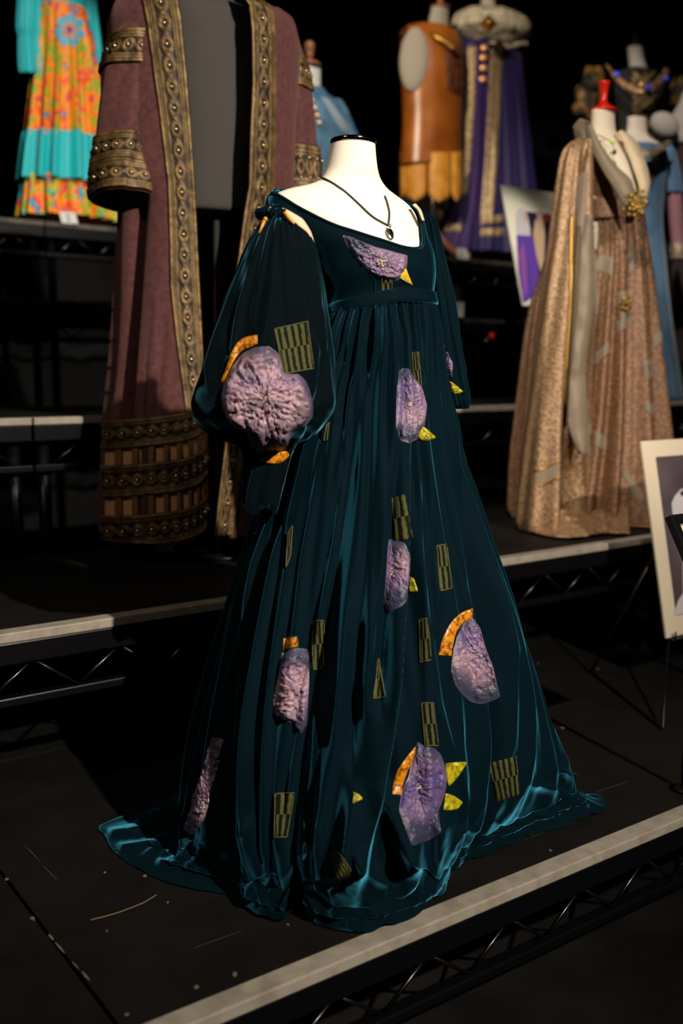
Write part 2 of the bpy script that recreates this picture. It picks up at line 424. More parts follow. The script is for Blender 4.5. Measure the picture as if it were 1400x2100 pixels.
# ============================================================ teal velvet gown on its dress form
GT = 2.157; TSC = .946
M['calico'] = node_mat('cream_calico', srgb(250, 241, 226), .85, bump=(420, .35, .001))
M['chrome'] = node_mat('dark_chrome', srgb(120, 105, 98), .12, 1.0)
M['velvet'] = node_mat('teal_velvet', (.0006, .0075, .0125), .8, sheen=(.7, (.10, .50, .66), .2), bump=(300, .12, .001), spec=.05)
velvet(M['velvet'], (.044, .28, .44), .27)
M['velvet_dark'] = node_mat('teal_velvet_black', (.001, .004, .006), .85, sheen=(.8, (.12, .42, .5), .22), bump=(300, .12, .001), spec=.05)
M['gold_ribbon'] = node_mat('gold_ribbon', srgb(214, 150, 40), .45)
M['stone'] = node_mat('black_stone', (.004, .004, .005), .05, coat=1)
M['silver'] = node_mat('silver', srgb(190, 180, 168), .25, 1)
M['cord'] = node_mat('black_cord', srgb(40, 36, 30), .7)
M['wood'] = node_mat('turned_wood', srgb(150, 96, 62), .45)
M['pole'] = node_mat('stand_pole', srgb(150, 150, 148), .3, .9)
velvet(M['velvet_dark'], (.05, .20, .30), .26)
gc = onZ(735, 1725, 0)

# dress form ------------------------------------------------
form = thing('dress_form', (gc[0], gc[1], 0), 'cream calico dress form with dark chrome neck cap wearing the teal velvet gown', 'dress form')
brow = [(293, 679, 769), (320, 673, 771), (345, 667, 774), (362, 662, 779), (374, 655, 787), (385, 638, 799), (394, 614, 815), (403, 588, 833), (416, 566, 848),
        (440, 562, 862), (480, 585, 872), (520, 620, 882), (560, 648, 884), (600, 676, 880), (640, 676, 876), (760, 640, 900), (900, 630, 920), (1000, 640, 910)]
bq = []
for r in brow:
    y = r[0]; qv = 1.0 if y < 350 else np.interp(y, [350, 380, 403, 450, 520, 560, 640, 1000], [1.0, .62, .42, .52, .72, .78, .72, .8])
    dt = np.interp(y, [293, 374, 450, 550, 1000], [0.0, 0.0, -.02, -.02, 0.0]); bq.append((r[0], r[1], r[2], dt, qv))
Gb, _ = loft(bq, GT, nu=160, nv=200)
closed('torso', Gb, M['calico'], form)
tp = Gb[0].mean(0)
V, Fs = turned(tp, [(.0, -.004), (.044, -.004), (.0455, .0), (.0455, .004), (.044, .006), (.02, .007), (.0, .0072)], 40); mesh('neck_cap', V, Fs, M['chrome'], form)
add_tube('stand_pole', [Gb[-1].mean(0), (gc[0], gc[1], .3), (gc[0], gc[1], .03)], .016, M['pole'], form, 12)
V, Fs = turned((gc[0], gc[1], 0), [(.0, .002), (.16, .002), (.16, .012), (.03, .02), (.018, .05), (.0, .05)], 32); mesh('stand_base', V, Fs, M['steel'], form)
Sform = Surf(Gb)

# skirt ----------------------------------------------------
gown = thing('velvet_gown', (gc[0], gc[1], 0), 'dark teal velvet gown with puffed sleeves, purple flower patches and a trailing hem', 'dress')
sk = [(600, 676, 887), (612, 674, 889), (640, 668, 888), (700, 655, 894), (800, 622, 908), (900, 590, 932), (1000, 560, 958), (1100, 528, 986), (1200, 500, 1019), (1300, 478, 1046), (1400, 458, 1074),
      (1500, 440, 1108), (1560, 428, 1140), (1620, 412, 1172), (1690, 398, 1205)]
FS = [  # ridge paths (y,x), amp top, amp bottom, width left, width right
    ([(630, 690), (850, 655), (1100, 600), (1400, 545), (1700, 500)], .004, .020, 30, 12),
    ([(630, 706), (850, 690), (1100, 648), (1300, 622), (1700, 590)], .005, .018, 34, 12),
    ([(630, 722), (850, 712), (1100, 690), (1400, 640), (1700, 600)], .005, .012, 26, 10),
    ([(630, 738), (800, 739), (950, 731), (1150, 712), (1400, 690), (1700, 640)], .007, .022, 34, 10),
    ([(630, 764), (800, 765), (1000, 752), (1200, 742)], .006, .008, 16, 9),
    ([(630, 788), (800, 789), (950, 773), (1100, 760), (1300, 735)], .008, .018, 22, 9),
    ([(660, 812), (800, 812), (950, 806), (1100, 797), (1250, 784), (1400, 768), (1560, 736), (1680, 712), (1720, 700)], .016, .095, 60, 15),
    ([(700, 836), (900, 838), (1100, 843), (1300, 846), (1500, 848)], .008, .010, 8, 7),
    ([(640, 855), (900, 858), (1100, 868), (1200, 872)], .005, .009, 7, 9),
    ([(640, 872), (800, 900), (950, 935), (1100, 968), (1300, 1022), (1500, 1095), (1700, 1180)], .010, .050, 14, 30),
    ([(640, 886), (800, 922), (1000, 968), (1300, 1040), (1700, 1200)], .004, .012, 8, 12),
    ([(1350, 865), (1430, 900), (1550, 955), (1620, 975), (1700, 990)], .006, .026, 14, 9),
    ([(1480, 850), (1600, 835), (1700, 860)], .004, .02, 16, 12),
    ([(1380, 1030), (1500, 1065), (1600, 1085), (1700, 1080)], .004, .024, 18, 8),
    ([(1000, 560), (1200, 535), (1500, 492), (1700, 455)], .006, .024, 20, 12),
    ([(1050, 590), (1300, 562), (1500, 530), (1700, 520)], .006, .018, 16, 10),
    ([(1100, 520), (1300, 492), (1500, 462), (1700, 430)], .006, .02, 16, 10),
]
FS += [([(640, 700), (900, 668), (1200, 610), (1500, 560), (1700, 530)], .002, .03, 40, 30), ([(700, 745), (1000, 735), (1300, 700), (1600, 650)], .003, .03, 34, 22)]
# valleys
FS += [([(640, 684), (850, 640), (1100, 575), (1400, 520), (1700, 475)], -.004, -.035, 12, 14), ([(700, 728), (900, 722), (1150, 690), (1400, 640), (1650, 600)], -.003, -.030, 9, 12), ([(700, 900), (900, 905), (1200, 930), (1450, 960)], -.003, -.012, 30, 30),
       ([(1200, 660), (1400, 665), (1600, 640)], -.004, -.02, 10, 12), ([(1500, 1000), (1600, 1020), (1700, 1020)], -.004, -.02, 20, 20), ([(1450, 800), (1600, 800), (1700, 780)], -.004, -.02, 20, 20)]
FS += [([(900, 930), (1000, 938), (1200, 970), (1400, 1010), (1550, 1060), (1700, 1130)], -.012, -.055, 14, 12),
       ([(700, 823), (900, 822), (1100, 812), (1300, 795), (1500, 765), (1600, 745)], -.004, -.035, 7, 16),
       ([(640, 752), (900, 750), (1150, 735), (1400, 715)], -.004, -.016, 9, 8),
       ([(640, 800), (800, 799), (950, 788), (1100, 776), (1300, 758)], -.005, -.012, 7, 6),
       ([(700, 670), (900, 672), (1100, 632), (1400, 590), (1700, 560)], -.004, -.022, 9, 9),
       ([(700, 716), (950, 706), (1150, 668), (1500, 600)], -.004, -.016, 7, 7),
       ([(1050, 605), (1300, 580), (1600, 548)], -.006, -.018, 7, 7), ([(1000, 538), (1300, 512), (1600, 476)], -.006, -.022, 8, 8)]
ff = folds(FS)
def skdisp(y, ps, x, front):
    d = ff(y, ps, x, front)
    g = np.clip((y-612)/25, 0, 1)*np.exp(-(y-612)/260)
    d = d+.0035*g*np.sin(ps*34+2*np.sin(ps*5))+.003*g*np.sin(ps*57+1.0)
    k = np.clip((y-612)/900, 0, 1)
    back = ~front
    d = d+np.where(back, k*(.03*np.sin(ps*9)+.015*np.sin(ps*17+1)), 0)
    d = d+np.where(front, (k*.004+.001)*(np.sin(ps*26+y*.004)+.6*np.sin(ps*43-y*.006)), 0)
    return d*1.5*np.where(front, .45+.55*np.abs(np.cos(ps)), 1)
NU = 760
sk = [(y, a, b, np.interp(y, [600, 800], [-.02, 0]), np.interp(y, [600, 700, 1000], [.80, .82, .84])) for y, a, b in sk]
Gs, _ = loft(sk, GT, inflate=.006, nu=NU, nv=240, disp=skdisp)
cf = np.array([gc[0], gc[1], 0])
hem_px = [(198, 1700), (225, 1740), (285, 1785), (350, 1815), (430, 1832), (478, 1838), (495, 1862), (530, 1884), (592, 1899), (618, 1872), (646, 1899), (700, 1913), (760, 1917), (830, 1893),
          (890, 1862), (914, 1832), (908, 1795), (915, 1786), (960, 1768), (1040, 1738), (1100, 1712), (1140, 1694), (1185, 1692), (1225, 1688), (1247, 1664), (1228, 1632), (1190, 1590)]
H = [onZ(x, y, 0) for x, y in hem_px]
for rr, aa in ((.46, 25), (.40, 45), (.40, 90), (.42, 130), (.50, 160), (.55, 178)):   # hidden rear of the hem, bearings from the picture's right
    a = math.radians(aa); H.append(cf+rr*(RT*math.cos(a)+FW*math.sin(a)))
H = np.array(H)-cf; ha = np.arctan2(H@FW, H@RT); hr = np.linalg.norm(H[:, :2], axis=1); o_ = np.argsort(ha); ha, hr = ha[o_], hr[o_]
def rhem(a):
    a = (a+math.pi) % (2*math.pi)-math.pi
    return np.interp(a, np.r_[ha[-1]-2*math.pi, ha, ha[0]+2*math.pi], np.r_[hr[-1], hr, hr[0]])
low = Gs[-1]-cf; al = np.arctan2(low@FW, low@RT)
al = np.unwrap(al)
ker = np.exp(-np.linspace(-2, 2, 19)**2); ker /= ker.sum()
rh = rhem(al); k5 = np.exp(-np.linspace(-1.5, 1.5, 7)**2); k5 /= k5.sum(); rh = np.convolve(np.r_[rh[-3:], rh, rh[:3]], k5, 'valid'); rhs = np.convolve(np.r_[rh[-9:], rh, rh[:9]], ker, 'valid')
dirs = np.cos(al)[:, None]*RT+np.sin(al)[:, None]*FW
rlow = np.linalg.norm(low[:, :2], axis=1)
kin = .86+.10*np.clip(1-np.abs(np.degrees(np.arctan2(np.sin(al+1.45), np.cos(al+1.45))))/75, 0, 1)
Pf = cf+dirs*(np.minimum(rhs*kin, np.maximum(rlow*1.0, rhs*.55)))[:, None]
zt = .55
for j in range(Gs.shape[0]):
    z = Gs[j, 0, 2]; wgt = np.clip((zt-z)/zt, 0, 1)**1.8
    dv = Pf-Gs[j]; dv[:, 2] = 0; Gs[j] += dv*wgt
Gs = Gs[Gs[:, 0, 2] > .045]; last = Gs[-1].copy()
pool = []; NP = 60
rl = np.linalg.norm((last-cf)[:, :2], axis=1); z0 = last[:, 2]
al2 = np.unwrap(np.arctan2((last-cf)@FW, (last-cf)@RT)); 
for j in range(1, NP+1):
    s = j/NP; a = al2*(1-s)+al*s; a = al2+(al-al2)*s
    R_ = rl*(1-s)+np.maximum(rh, rl*.98)*s
    P = cf+np.cos(a)[:, None]*RT*R_[:, None]+np.sin(a)[:, None]*FW*R_[:, None]
    big = np.clip((rh-rl)/.12, 0, 1)*np.where(np.cos(al) < -.2, .35, .75)
    wr = vnoise(P*np.array([1, 1, 1]), 13, 4, 3); wr2 = 1-2*np.abs(vnoise(P+.03*vnoise(P, 9, 8, 2)[:, None], 21, 11, 2))
    zz = z0*(1-s)**1.9+(np.clip(.016*wr+.016*wr2, -.004, .05))*big*np.sin(math.pi*min(1, s*1.02))**.6+.006
    zz = np.maximum(zz, .004)
    P[:, 2] = zz; pool.append(P)
pool[-1][:, 2] = .003+.004*np.abs(vnoise(pool[-1], 30, 2))
Gs = np.concatenate([Gs, np.array(pool)])
# ridges running down into the pooled hem
RG = [([(735, 1560), (712, 1680), (690, 1770), (640, 1830), (600, 1885)], .075, 24), ([(560, 1800), (515, 1835), (510, 1868)], .03, 14), ([(640, 1700), (590, 1790), (545, 1875)], .030, 20), ([(500, 1690), (468, 1760), (500, 1815), (520, 1870)], .022, 15),
      ([(747, 1570), (786, 1621), (828, 1707), (863, 1814), (893, 1868)], .08, 22), ([(700, 1690), (720, 1730), (755, 1784), (794, 1835), (790, 1905)], .035, 15), ([(905, 1690), (898, 1750), (905, 1800)], .03, 14),
      ([(650, 1860), (690, 1840), (720, 1800)], .018, 13), ([(662, 1890), (700, 1870), (740, 1890)], .015, 12),
      ([(925, 1745), (950, 1700), (990, 1725), (1030, 1722)], .016, 8), ([(960, 1760), (1000, 1748), (1040, 1730)], .012, 7), ([(1010, 1690), (1040, 1712), (1080, 1712)], .016, 7), ([(1050, 1685), (1090, 1700), (1120, 1694)], .014, 6), ([(1085, 1672), (1135, 1688)], .013, 6),
      ([(1095, 1610), (1130, 1625), (1170, 1650)], .028, 9), ([(1150, 1580), (1190, 1625), (1240, 1655)], .035, 10), ([(1190, 1660), (1225, 1670), (1240, 1660)], .02, 8),
      ([(230, 1710), (300, 1700), (370, 1690)], .010, 9), ([(250, 1740), (330, 1730), (400, 1745), (440, 1775)], .010, 9), ([(330, 1770), (400, 1775), (450, 1800)], .009, 8), ([(380, 1760), (400, 1730), (440, 1735)], .016, 9), ([(455, 1780), (480, 1810), (490, 1830)], .014, 8)]
d3 = (Gs-CAM); dcf = d3@(FW*math.cos(PITCH)-np.array([0, 0, math.sin(PITCH)])); gx = CXP+FPX*(d3@RT)/dcf; gy = CYP-FPX*(d3@(FW*math.sin(PITCH)+np.array([0, 0, math.cos(PITCH)])))/dcf
fr_ = ((Gs-cf)@FW < .12)
add = np.zeros(gx.shape)
for pts, amp, wd in RG:
    P = bez(np.array(pts, float), 14); dm = np.full(gx.shape, 1e9)
    for p, q in zip(P[:-1], P[1:]):
        e = q-p; t_ = np.clip(((gx-p[0])*e[0]+(gy-p[1])*e[1])/(e@e), 0, 1); dm = np.minimum(dm, (gx-p[0]-t_*e[0])**2+(gy-p[1]-t_*e[1])**2)
    add = np.maximum(add, amp*np.exp(-(np.sqrt(dm)/wd)**1.6))
lowk = np.clip((.30-Gs[..., 2])/.15, 0, 1)*fr_*1.0
edge_ = np.ones(Gs.shape[0]); edge_[-8:] = np.linspace(1, .25, 8); add = add*lowk*edge_[:, None]
kz = np.clip(Gs[..., 2]/.16, 0, 1)[..., None]; dirn = np.array([0, 0, 1.0])*(1-kz)+(-FW)*kz
Gs = Gs+dirn*add[..., None]
# crumples just above the floor
k = np.clip(1-(Gs[..., 2]-.05)/.18, 0, 1)*(Gs[..., 2] > .03); nn = 1-2*np.abs(vnoise(Gs*np.array([1, 1, .6]), 14, 21, 3))
dd = (Gs-cf)*np.array([1, 1, 0]); dd /= np.linalg.norm(dd, axis=-1, keepdims=True)+1e-9
Gs = Gs+dd*(k*nn*.010)[..., None]
def tiltz(G, w):
    r = (G-L(780, 610, GT))@RT; G[..., 2] += w*np.clip(r-.03, -.14, .0)*.20
tiltz(Gs, np.exp(-np.clip(L(780, 610, GT)[2]-Gs[..., 2], 0, 9)/.12))
grid('skirt', Gs, M['velvet'], gown, close=True)
Sskirt = Surf(Gs)

# bodice ---------------------------------------------------
nuB = 180; psB = np.linspace(-math.pi, math.pi, nuB, endpoint=False); deg = np.degrees(psB)
ytop = np.interp(deg, [-180, -110, -92, -80, -66, -50, -40, -30, -18, 0, 12, 30, 45, 54, 60, 66, 72, 82, 100, 180],
                 [395, 398, 404, 405, 414, 428, 442, 458, 480, 497, 507, 519, 519, 508, 488, 456, 428, 406, 398, 395])
ytop = np.convolve(np.r_[ytop[-3:], ytop, ytop[:3]], np.ones(7)/7, 'valid')
nvB = 90; Rb = interp(bq, np.linspace(390, 612, 400)); Gfull, _ = loft([tuple(r) for r in Rb], GT, nu=nuB, nv=400, inflate=.010)
seam = [([(520, 770), (600, 767)], .003, .003, 5, 3), ([(500, 872), (600, 884)], .003, .003, 6, 5)]
Gt = np.zeros((nvB, nuB, 3))
for i in range(nuB):
    yy = np.linspace(ytop[i], 612, nvB); f = (yy-390)/(612-390)*399
    for c in range(3): Gt[:, i, c] = np.interp(f, np.arange(400), Gfull[:, i, c])
    x = 767; 
cen = Gt.mean(1, keepdims=True); nd = Gt-cen; nd[..., 2] = 0; nd /= np.linalg.norm(nd, axis=-1, keepdims=True)
wn = vnoise(Gt, 22, 31, 2)*.0025; ed = np.exp(-np.arange(nvB)/1.5)[:, None]*.002
bust = .0
Gt = Gt+nd*(wn+ed)[..., None]
tiltz(Gt, np.clip((L(780, 545, GT)[2]-Gt[..., 2])/.06, 0, 1))
grid('bodice', Gt, M['velvet'], gown, close=True, solid=.002)
Sbod = Surf(Gt)
# neckline binding and bodice seams
nb = Gt[0]+np.array([0, 0, .001]); add_tube('neckline_binding', np.vstack([nb, nb[:1]]), .0028, M['velvet'], gown, 8)
def seamline(name, pts, surf, r, m, parent, n=30, lift=.001):
    P = bez(np.array(pts, float), n); Q = []
    for p in P:
        h = surf.hit(p[0], p[1])
        if h is not None: Q.append(h[0]+h[1]*lift)
    if len(Q) > 3: return add_tube(name, Q, r, m, parent, 8)
seamline('bodice_seam', [(757, 562), (767, 575), (768, 600)], Sbod, .002, M['velvet'], gown)
seamline('bodice_seam', [(866, 500), (880, 530), (884, 560), (880, 604)], Sbod, .0025, M['velvet'], gown)
# under-bust band
wb_ = [(600, 677, 884), (604, 675, 885), (610, 674, 886), (618, 674, 888), (623, 676, 887)]
yb = lambda G: G
Gw, _ = loft([(a, b, c, -.02, .8) for a, b, c in wb_], GT, inflate=.010, nu=160, nv=12)
tiltz(Gw, 1.0)
grid('waistband', Gw, M['velvet'], gown, close=True, solid=.004)
for r_ in (Gw[0], Gw[-1]): add_tube('band_piping', np.vstack([r_, r_[:1]]), .0022, M['velvet'], gown, 8)

# sleeves --------------------------------------------------
ST = 2.0
sl = [(449, 553, 598), (455, 541, 612), (470, 528, 627), (490, 516, 640), (520, 501, 652), (560, 485, 661), (600, 467, 668), (650, 452, 673), (700, 434, 679), (750, 419, 683),
      (790, 405, 685), (825, 396, 684), (850, 399, 676), (870, 412, 668), (886, 432, 655), (900, 460, 635), (912, 490, 610), (925, 503, 600), (945, 505, 594), (980, 501, 586), (1010, 497, 578), (1032, 498, 572), (1046, 512, 566)]
sfold = folds([([(452, 575), (520, 568), (600, 565), (700, 552), (725, 545)], .004, .012, 16, 5), ([(452, 590), (540, 610), (640, 628), (720, 645)], .004, .010, 12, 7),
               ([(455, 555), (540, 525), (640, 500), (720, 490)], .004, .010, 14, 8), ([(460, 604), (560, 640), (700, 668), (820, 674)], .004, .012, 10, 8),
               ([(455, 564), (560, 545), (640, 530)], .003, .005, 8, 5), ([(455, 583), (560, 590), (660, 598)], .003, .006, 6, 6), ([(470, 542), (600, 480), (750, 440)], .003, .010, 12, 9),
               ([(600, 655), (700, 672), (800, 660), (860, 640)], -.002, -.010, 10, 6), ([(560, 512), (680, 475)], -.003, -.008, 8, 8)])
def sdisp(y, ps, x, front):
    d = sfold(y, ps, x, front); g = np.exp(-max(0, y-450)/70)
    d = d+g*.003*np.sin(ps*30)*(y > 450)
    if 840 < y < 940: d = d+.005*math.exp(-((y-895)/26)**2)*np.sin(ps*17+1)
    if y > 920: d = d+.0015*np.sin(ps*5+y*.03)
    return d+.003*np.sin(ps*7+y*.012)*np.clip((y-480)/200, 0, 1)
Gl, _ = loft(sl, ST, q=.9, nu=200, nv=220, disp=sdisp)
Gl += (vnoise(Gl, 12, 41, 3)*.004*np.clip((Gl[..., 2]-0)*0+1, 0, 1))[..., None]*(-FW)
# scalloped cuff end
jj = np.linspace(0, 1, 220)[:, None]; pp = np.linspace(-math.pi, math.pi, 200)[None]
Gl[..., 2] += np.clip(jj-.93, 0, 1)/.07*.007*np.sin(pp*3+.6)
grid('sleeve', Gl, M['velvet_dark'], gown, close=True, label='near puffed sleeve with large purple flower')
Ssl = Surf(Gl)
sr = [(438, 852, 880), (450, 850, 890), (475, 850, 899), (520, 850, 909), (600, 858, 926), (700, 872, 942), (760, 882, 953), (800, 890, 959), (825, 900, 960), (838, 918, 957)]
Gr, _ = loft(sr, 2.33, q=.9, nu=120, nv=120, disp=lambda y, ps, x, fr: .004*np.sin(ps*9+y*.01)+.002*np.sin(ps*21))
grid('sleeve', Gr, M['velvet'], gown, close=True, label='far sleeve behind the bodice')
Ssr = Surf(Gr)
# sleeve head: shoulder puff, bow and cream chemise showing in the gap
def lump(name, px, py, t, rx, ry, rz, m, parent, amp=.25, seed=0, **k):
    V, Fs = ball((0, 0, 0), 1, 24, 16); V = np.array(V); n = vnoise(V, 2.2, seed, 3)[:, None]; V = V*(1+amp*n)
    W_ = L(px, py, t)+V[:, :1]*rx*RT+V[:, 1:2]*ry*FW+V[:, 2:]*rz*np.array([0, 0, 1.0]); return mesh(name, W_, Fs, m, parent, **k)
lump('shoulder_bow', 544, 437, ST-.01, .019, .018, .012, M['velvet_dark'], gown, .35, 3)
lump('shoulder_bow', 570, 441, ST-.015, .016, .016, .013, M['velvet_dark'], gown, .35, 5)
lump('bow_knot', 557, 437, ST-.03, .009, .009, .010, M['velvet_dark'], gown, .3, 6)
M['chemise'] = node_mat('cream_chemise', srgb(232, 205, 175), .8)
strip('chemise_puff', [(580, 426, 2.0), (600, 437, 1.99), (622, 452, 1.99), (634, 470, 2.0), (644, 497, 2.02)], [(572, 436, 1.99), (592, 450, 1.975), (610, 462, 1.97), (628, 476, 1.98), (641, 498, 2.0)], M['chemise'], gown, 40, 10, .008, .006, 3, solid=.002)
strip('chemise_puff', [(546, 425, 2.03), (560, 425, 2.02)], [(544, 436, 2.03), (560, 434, 2.02)], M['chemise'], gown, 8, 6, .004, solid=.002)
strip('shoulder_strap', [(574, 403, 2.07), (600, 408, 2.055), (640, 446, 2.04), (662, 470, 2.035), (672, 492, 2.04)], [(558, 424, 2.02), (580, 427, 2.0), (612, 448, 2.0), (634, 468, 2.01), (645, 500, 2.03)], M['velvet'], gown, 50, 16, .010, .006, 9, solid=.003)
strip('chemise_puff', [(846, 420, 2.15), (858, 432, 2.14), (866, 452, 2.14)], [(852, 418, 2.17), (864, 434, 2.16), (870, 454, 2.16)], M['chemise'], gown, 20, 6, .004, solid=.002)
add_tube('gold_tie', [L(543, 449, 1.965), L(538, 462, 1.955), L(531, 478, 1.95)], [.0035, .003, .0018], M['gold_ribbon'], gown, 8)
lump('gold_tie_knot', 544, 449, 1.962, .004, .004, .004, M['gold_ribbon'], gown, .1)
add_tube('gold_tie', bez([L(583, 436, 1.965), L(592, 447, 1.955), L(604, 459, 1.955)], 10), [.003]*10, M['gold_ribbon'], gown, 8)
for x0, x1 in ((553, 598),): pass
for i in range(26):      # gathered stitches round the sleeve head
    a = -80+i*160/25; x = 575+24*math.sin(math.radians(a)); add = .016*math.cos(math.radians(a))
    add_tube('gather', [L(x, 449+random.uniform(-1, 1), ST-.012-add), L(x+(x-575)*.18, 458, ST-.014-add*1.3)], .0016, M['velvet_dark'], gown, 5) if i % 2 == 0 else None

# applique -------------------------------------------------
M['petal'] = node_mat('crinkled_purple_silk', rough=.36, spec=.6, bump=(240, .7, .003), sheen=(.05, (.8, .75, .9), .4)); vcol(M['petal'])
M['amber'] = node_mat('amber_satin', rough=.3, bump=(180, .6, .002)); tint(M['amber'], srgb(112, 54, 4), srgb(214, 138, 22), 130, .35, .55, 5)
M['lime'] = node_mat('yellow_satin', rough=.3, bump=(180, .5, .002)); tint(M['lime'], srgb(100, 102, 10), srgb(198, 182, 28), 110, .35, .6, 5)
M['limeblue'] = node_mat('green_gold_satin', rough=.35, bump=(180, .5, .002)); tint(M['limeblue'], srgb(110, 150, 100), srgb(240, 190, 25), 70, .4, .52, 3)
M['bead'] = node_mat('beads', srgb(215, 200, 175), .2, .6)
M['thread'] = node_mat('olive_thread', srgb(92, 88, 48), .7)
def stripe_mat(name, n, ph=0.0):
    m = node_mat(name, rough=.8, spec=.15, bump=(240, .4, .001), ); nt = m.node_tree
    uvn = nt.nodes.new('ShaderNodeUVMap'); sx = nt.nodes.new('ShaderNodeSeparateXYZ'); nt.links.new(uvn.outputs[0], sx.inputs[0])
    def math_(op, a, b=None):
        q = nt.nodes.new('ShaderNodeMath'); q.operation = op
        for i, v in enumerate((a, b)):
            if v is None: continue
            if isinstance(v, (int, float)): q.inputs[i].default_value = v
            else: nt.links.new(v, q.inputs[i])
        return q.outputs[0]
    half_ = math_('GREATER_THAN', sx.outputs[1], .48); nz = nt.nodes.new('ShaderNodeTexNoise'); nz.inputs['Scale'].default_value = 9; nt.links.new(uvn.outputs[0], nz.inputs['Vector'])
    u = math_('ADD', math_('MULTIPLY', sx.outputs[0], n), math_('MULTIPLY', half_, .5)); u = math_('ADD', u, math_('MULTIPLY', nz.outputs[0], .35)); u = math_('ADD', u, ph)
    s = math_('SINE', math_('MULTIPLY', u, 6.283)); r = nt.nodes.new('ShaderNodeValToRGB'); nt.links.new(math_('ADD', math_('MULTIPLY', s, .5), .5), r.inputs[0])
    e = r.color_ramp.elements; e[0].position = .42; e[1].position = .62; e[0].color = (*srgb(7, 10, 6), 1); e[1].color = (*srgb(76, 79, 42), 1)
    nt.links.new(r.outputs[0], nt.nodes['Principled BSDF'].inputs['Base Color']); return m
M['stripe4'] = stripe_mat('olive_striped_velvet', 5); M['stripe2'] = stripe_mat('olive_striped_velvet_narrow', 2.2, .2)
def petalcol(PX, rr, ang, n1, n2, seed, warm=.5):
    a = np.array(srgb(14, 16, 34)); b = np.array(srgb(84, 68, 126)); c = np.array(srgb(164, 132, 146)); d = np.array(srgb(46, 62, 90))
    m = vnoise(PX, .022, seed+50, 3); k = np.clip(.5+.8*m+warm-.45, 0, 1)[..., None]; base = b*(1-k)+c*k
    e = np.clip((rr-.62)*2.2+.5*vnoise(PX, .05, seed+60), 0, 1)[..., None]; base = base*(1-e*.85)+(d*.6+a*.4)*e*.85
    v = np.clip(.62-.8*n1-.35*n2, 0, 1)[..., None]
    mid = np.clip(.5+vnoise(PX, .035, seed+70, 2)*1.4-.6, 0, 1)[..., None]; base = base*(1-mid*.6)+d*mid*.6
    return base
def flower(poly, surf, seed, centre=None, warm=.5, amp=.004, beads=14, br=7, wr=9):
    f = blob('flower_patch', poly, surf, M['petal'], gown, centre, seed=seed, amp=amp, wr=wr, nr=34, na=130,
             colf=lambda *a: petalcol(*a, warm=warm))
    c = np.array(poly, float).mean(0) if centre is None else centre
    parts = []; rs = np.random.default_rng(seed)
    for i in range(beads):
        p = rs.normal(0, br*.55, 2); h = surf.hit(c[0]+p[0], c[1]+p[1])
        if h is not None: parts.append(ball(h[0]-FW*(.006+amp*.6), rs.uniform(.0012, .0028), 6, 4))
    if parts and f is not None: V, Fs = join(parts); o = mesh('beads', V, Fs, M['bead'], f); o['kind'] = 'stuff'
    # stitched outline
    P = np.array(poly+[poly[0]], float); Q = []
    for p in bez(P, 80):
        h = surf.hit(*p)
        if h is not None: Q.append(h[0]+h[1]*.0012)
    return f
def z4(a): return [(380+x/2.3333, 600+y/2.3333) for x, y in a]
def z1(a): return [(500+x/2.3333, 1100+y/2.3333) for x, y in a]
def z2(a): return [(180+x/2.3333, 1450+y/2.3333) for x, y in a]
def z3(a): return [(700+x/2.3333, 1450+y/2.3333) for x, y in a]
def patch(poly, surf, m='stripe4', nv=18, nu=14):
    rel = lambda u, v: .0012*np.sin(u*31+(v > .48)*3)
    o = quadpatch('striped_patch', poly, surf, M[m], gown, nv, nu, .0026, rel)
    a = [np.array(p, float) for p in poly]; Q = []
    for p in np.concatenate([np.linspace(a[i], a[(i+1) % 4], 10, endpoint=False) for i in range(4)]+[a[0][None]]):
        h = surf.hit(*p)
        if h is not None: Q.append(h[0]+h[1]*.002)
    if o is not None and len(Q) > 8:
        Q = np.array(Q); d = np.linalg.norm(np.diff(Q, axis=0), axis=1)
        if d.max() < .04: add_tube('stitching', Q, .0009, M['thread'], o, 5)
    return o
def leaf(poly, surf, m='lime', seed=0):
    return blob('leaf_patch', poly, surf, M[m], gown, nr=10, na=36, lift=.0025, amp=.0014, seed=seed)
# bodice
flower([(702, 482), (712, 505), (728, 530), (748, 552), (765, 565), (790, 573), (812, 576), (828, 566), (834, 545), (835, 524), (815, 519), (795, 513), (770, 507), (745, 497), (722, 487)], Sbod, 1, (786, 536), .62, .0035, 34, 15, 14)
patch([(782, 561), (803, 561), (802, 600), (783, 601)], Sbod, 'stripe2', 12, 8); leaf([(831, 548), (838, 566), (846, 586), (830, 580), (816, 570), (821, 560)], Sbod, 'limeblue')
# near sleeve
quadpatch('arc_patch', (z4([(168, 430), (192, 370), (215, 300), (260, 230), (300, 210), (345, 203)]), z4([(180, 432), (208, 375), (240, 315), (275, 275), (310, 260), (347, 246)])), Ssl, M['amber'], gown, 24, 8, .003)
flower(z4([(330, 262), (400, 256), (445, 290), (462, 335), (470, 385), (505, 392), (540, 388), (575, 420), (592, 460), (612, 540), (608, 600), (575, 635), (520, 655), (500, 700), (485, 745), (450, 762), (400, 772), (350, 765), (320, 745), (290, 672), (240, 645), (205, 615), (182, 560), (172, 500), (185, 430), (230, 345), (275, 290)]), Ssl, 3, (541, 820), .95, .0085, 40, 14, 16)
patch(z4([(425, 175), (585, 138), (612, 362), (470, 390)]), Ssl)
leaf(z4([(350, 797), (392, 770), (440, 765), (482, 755), (500, 778), (470, 808), (430, 822), (385, 820)]), Ssl, 'amber')
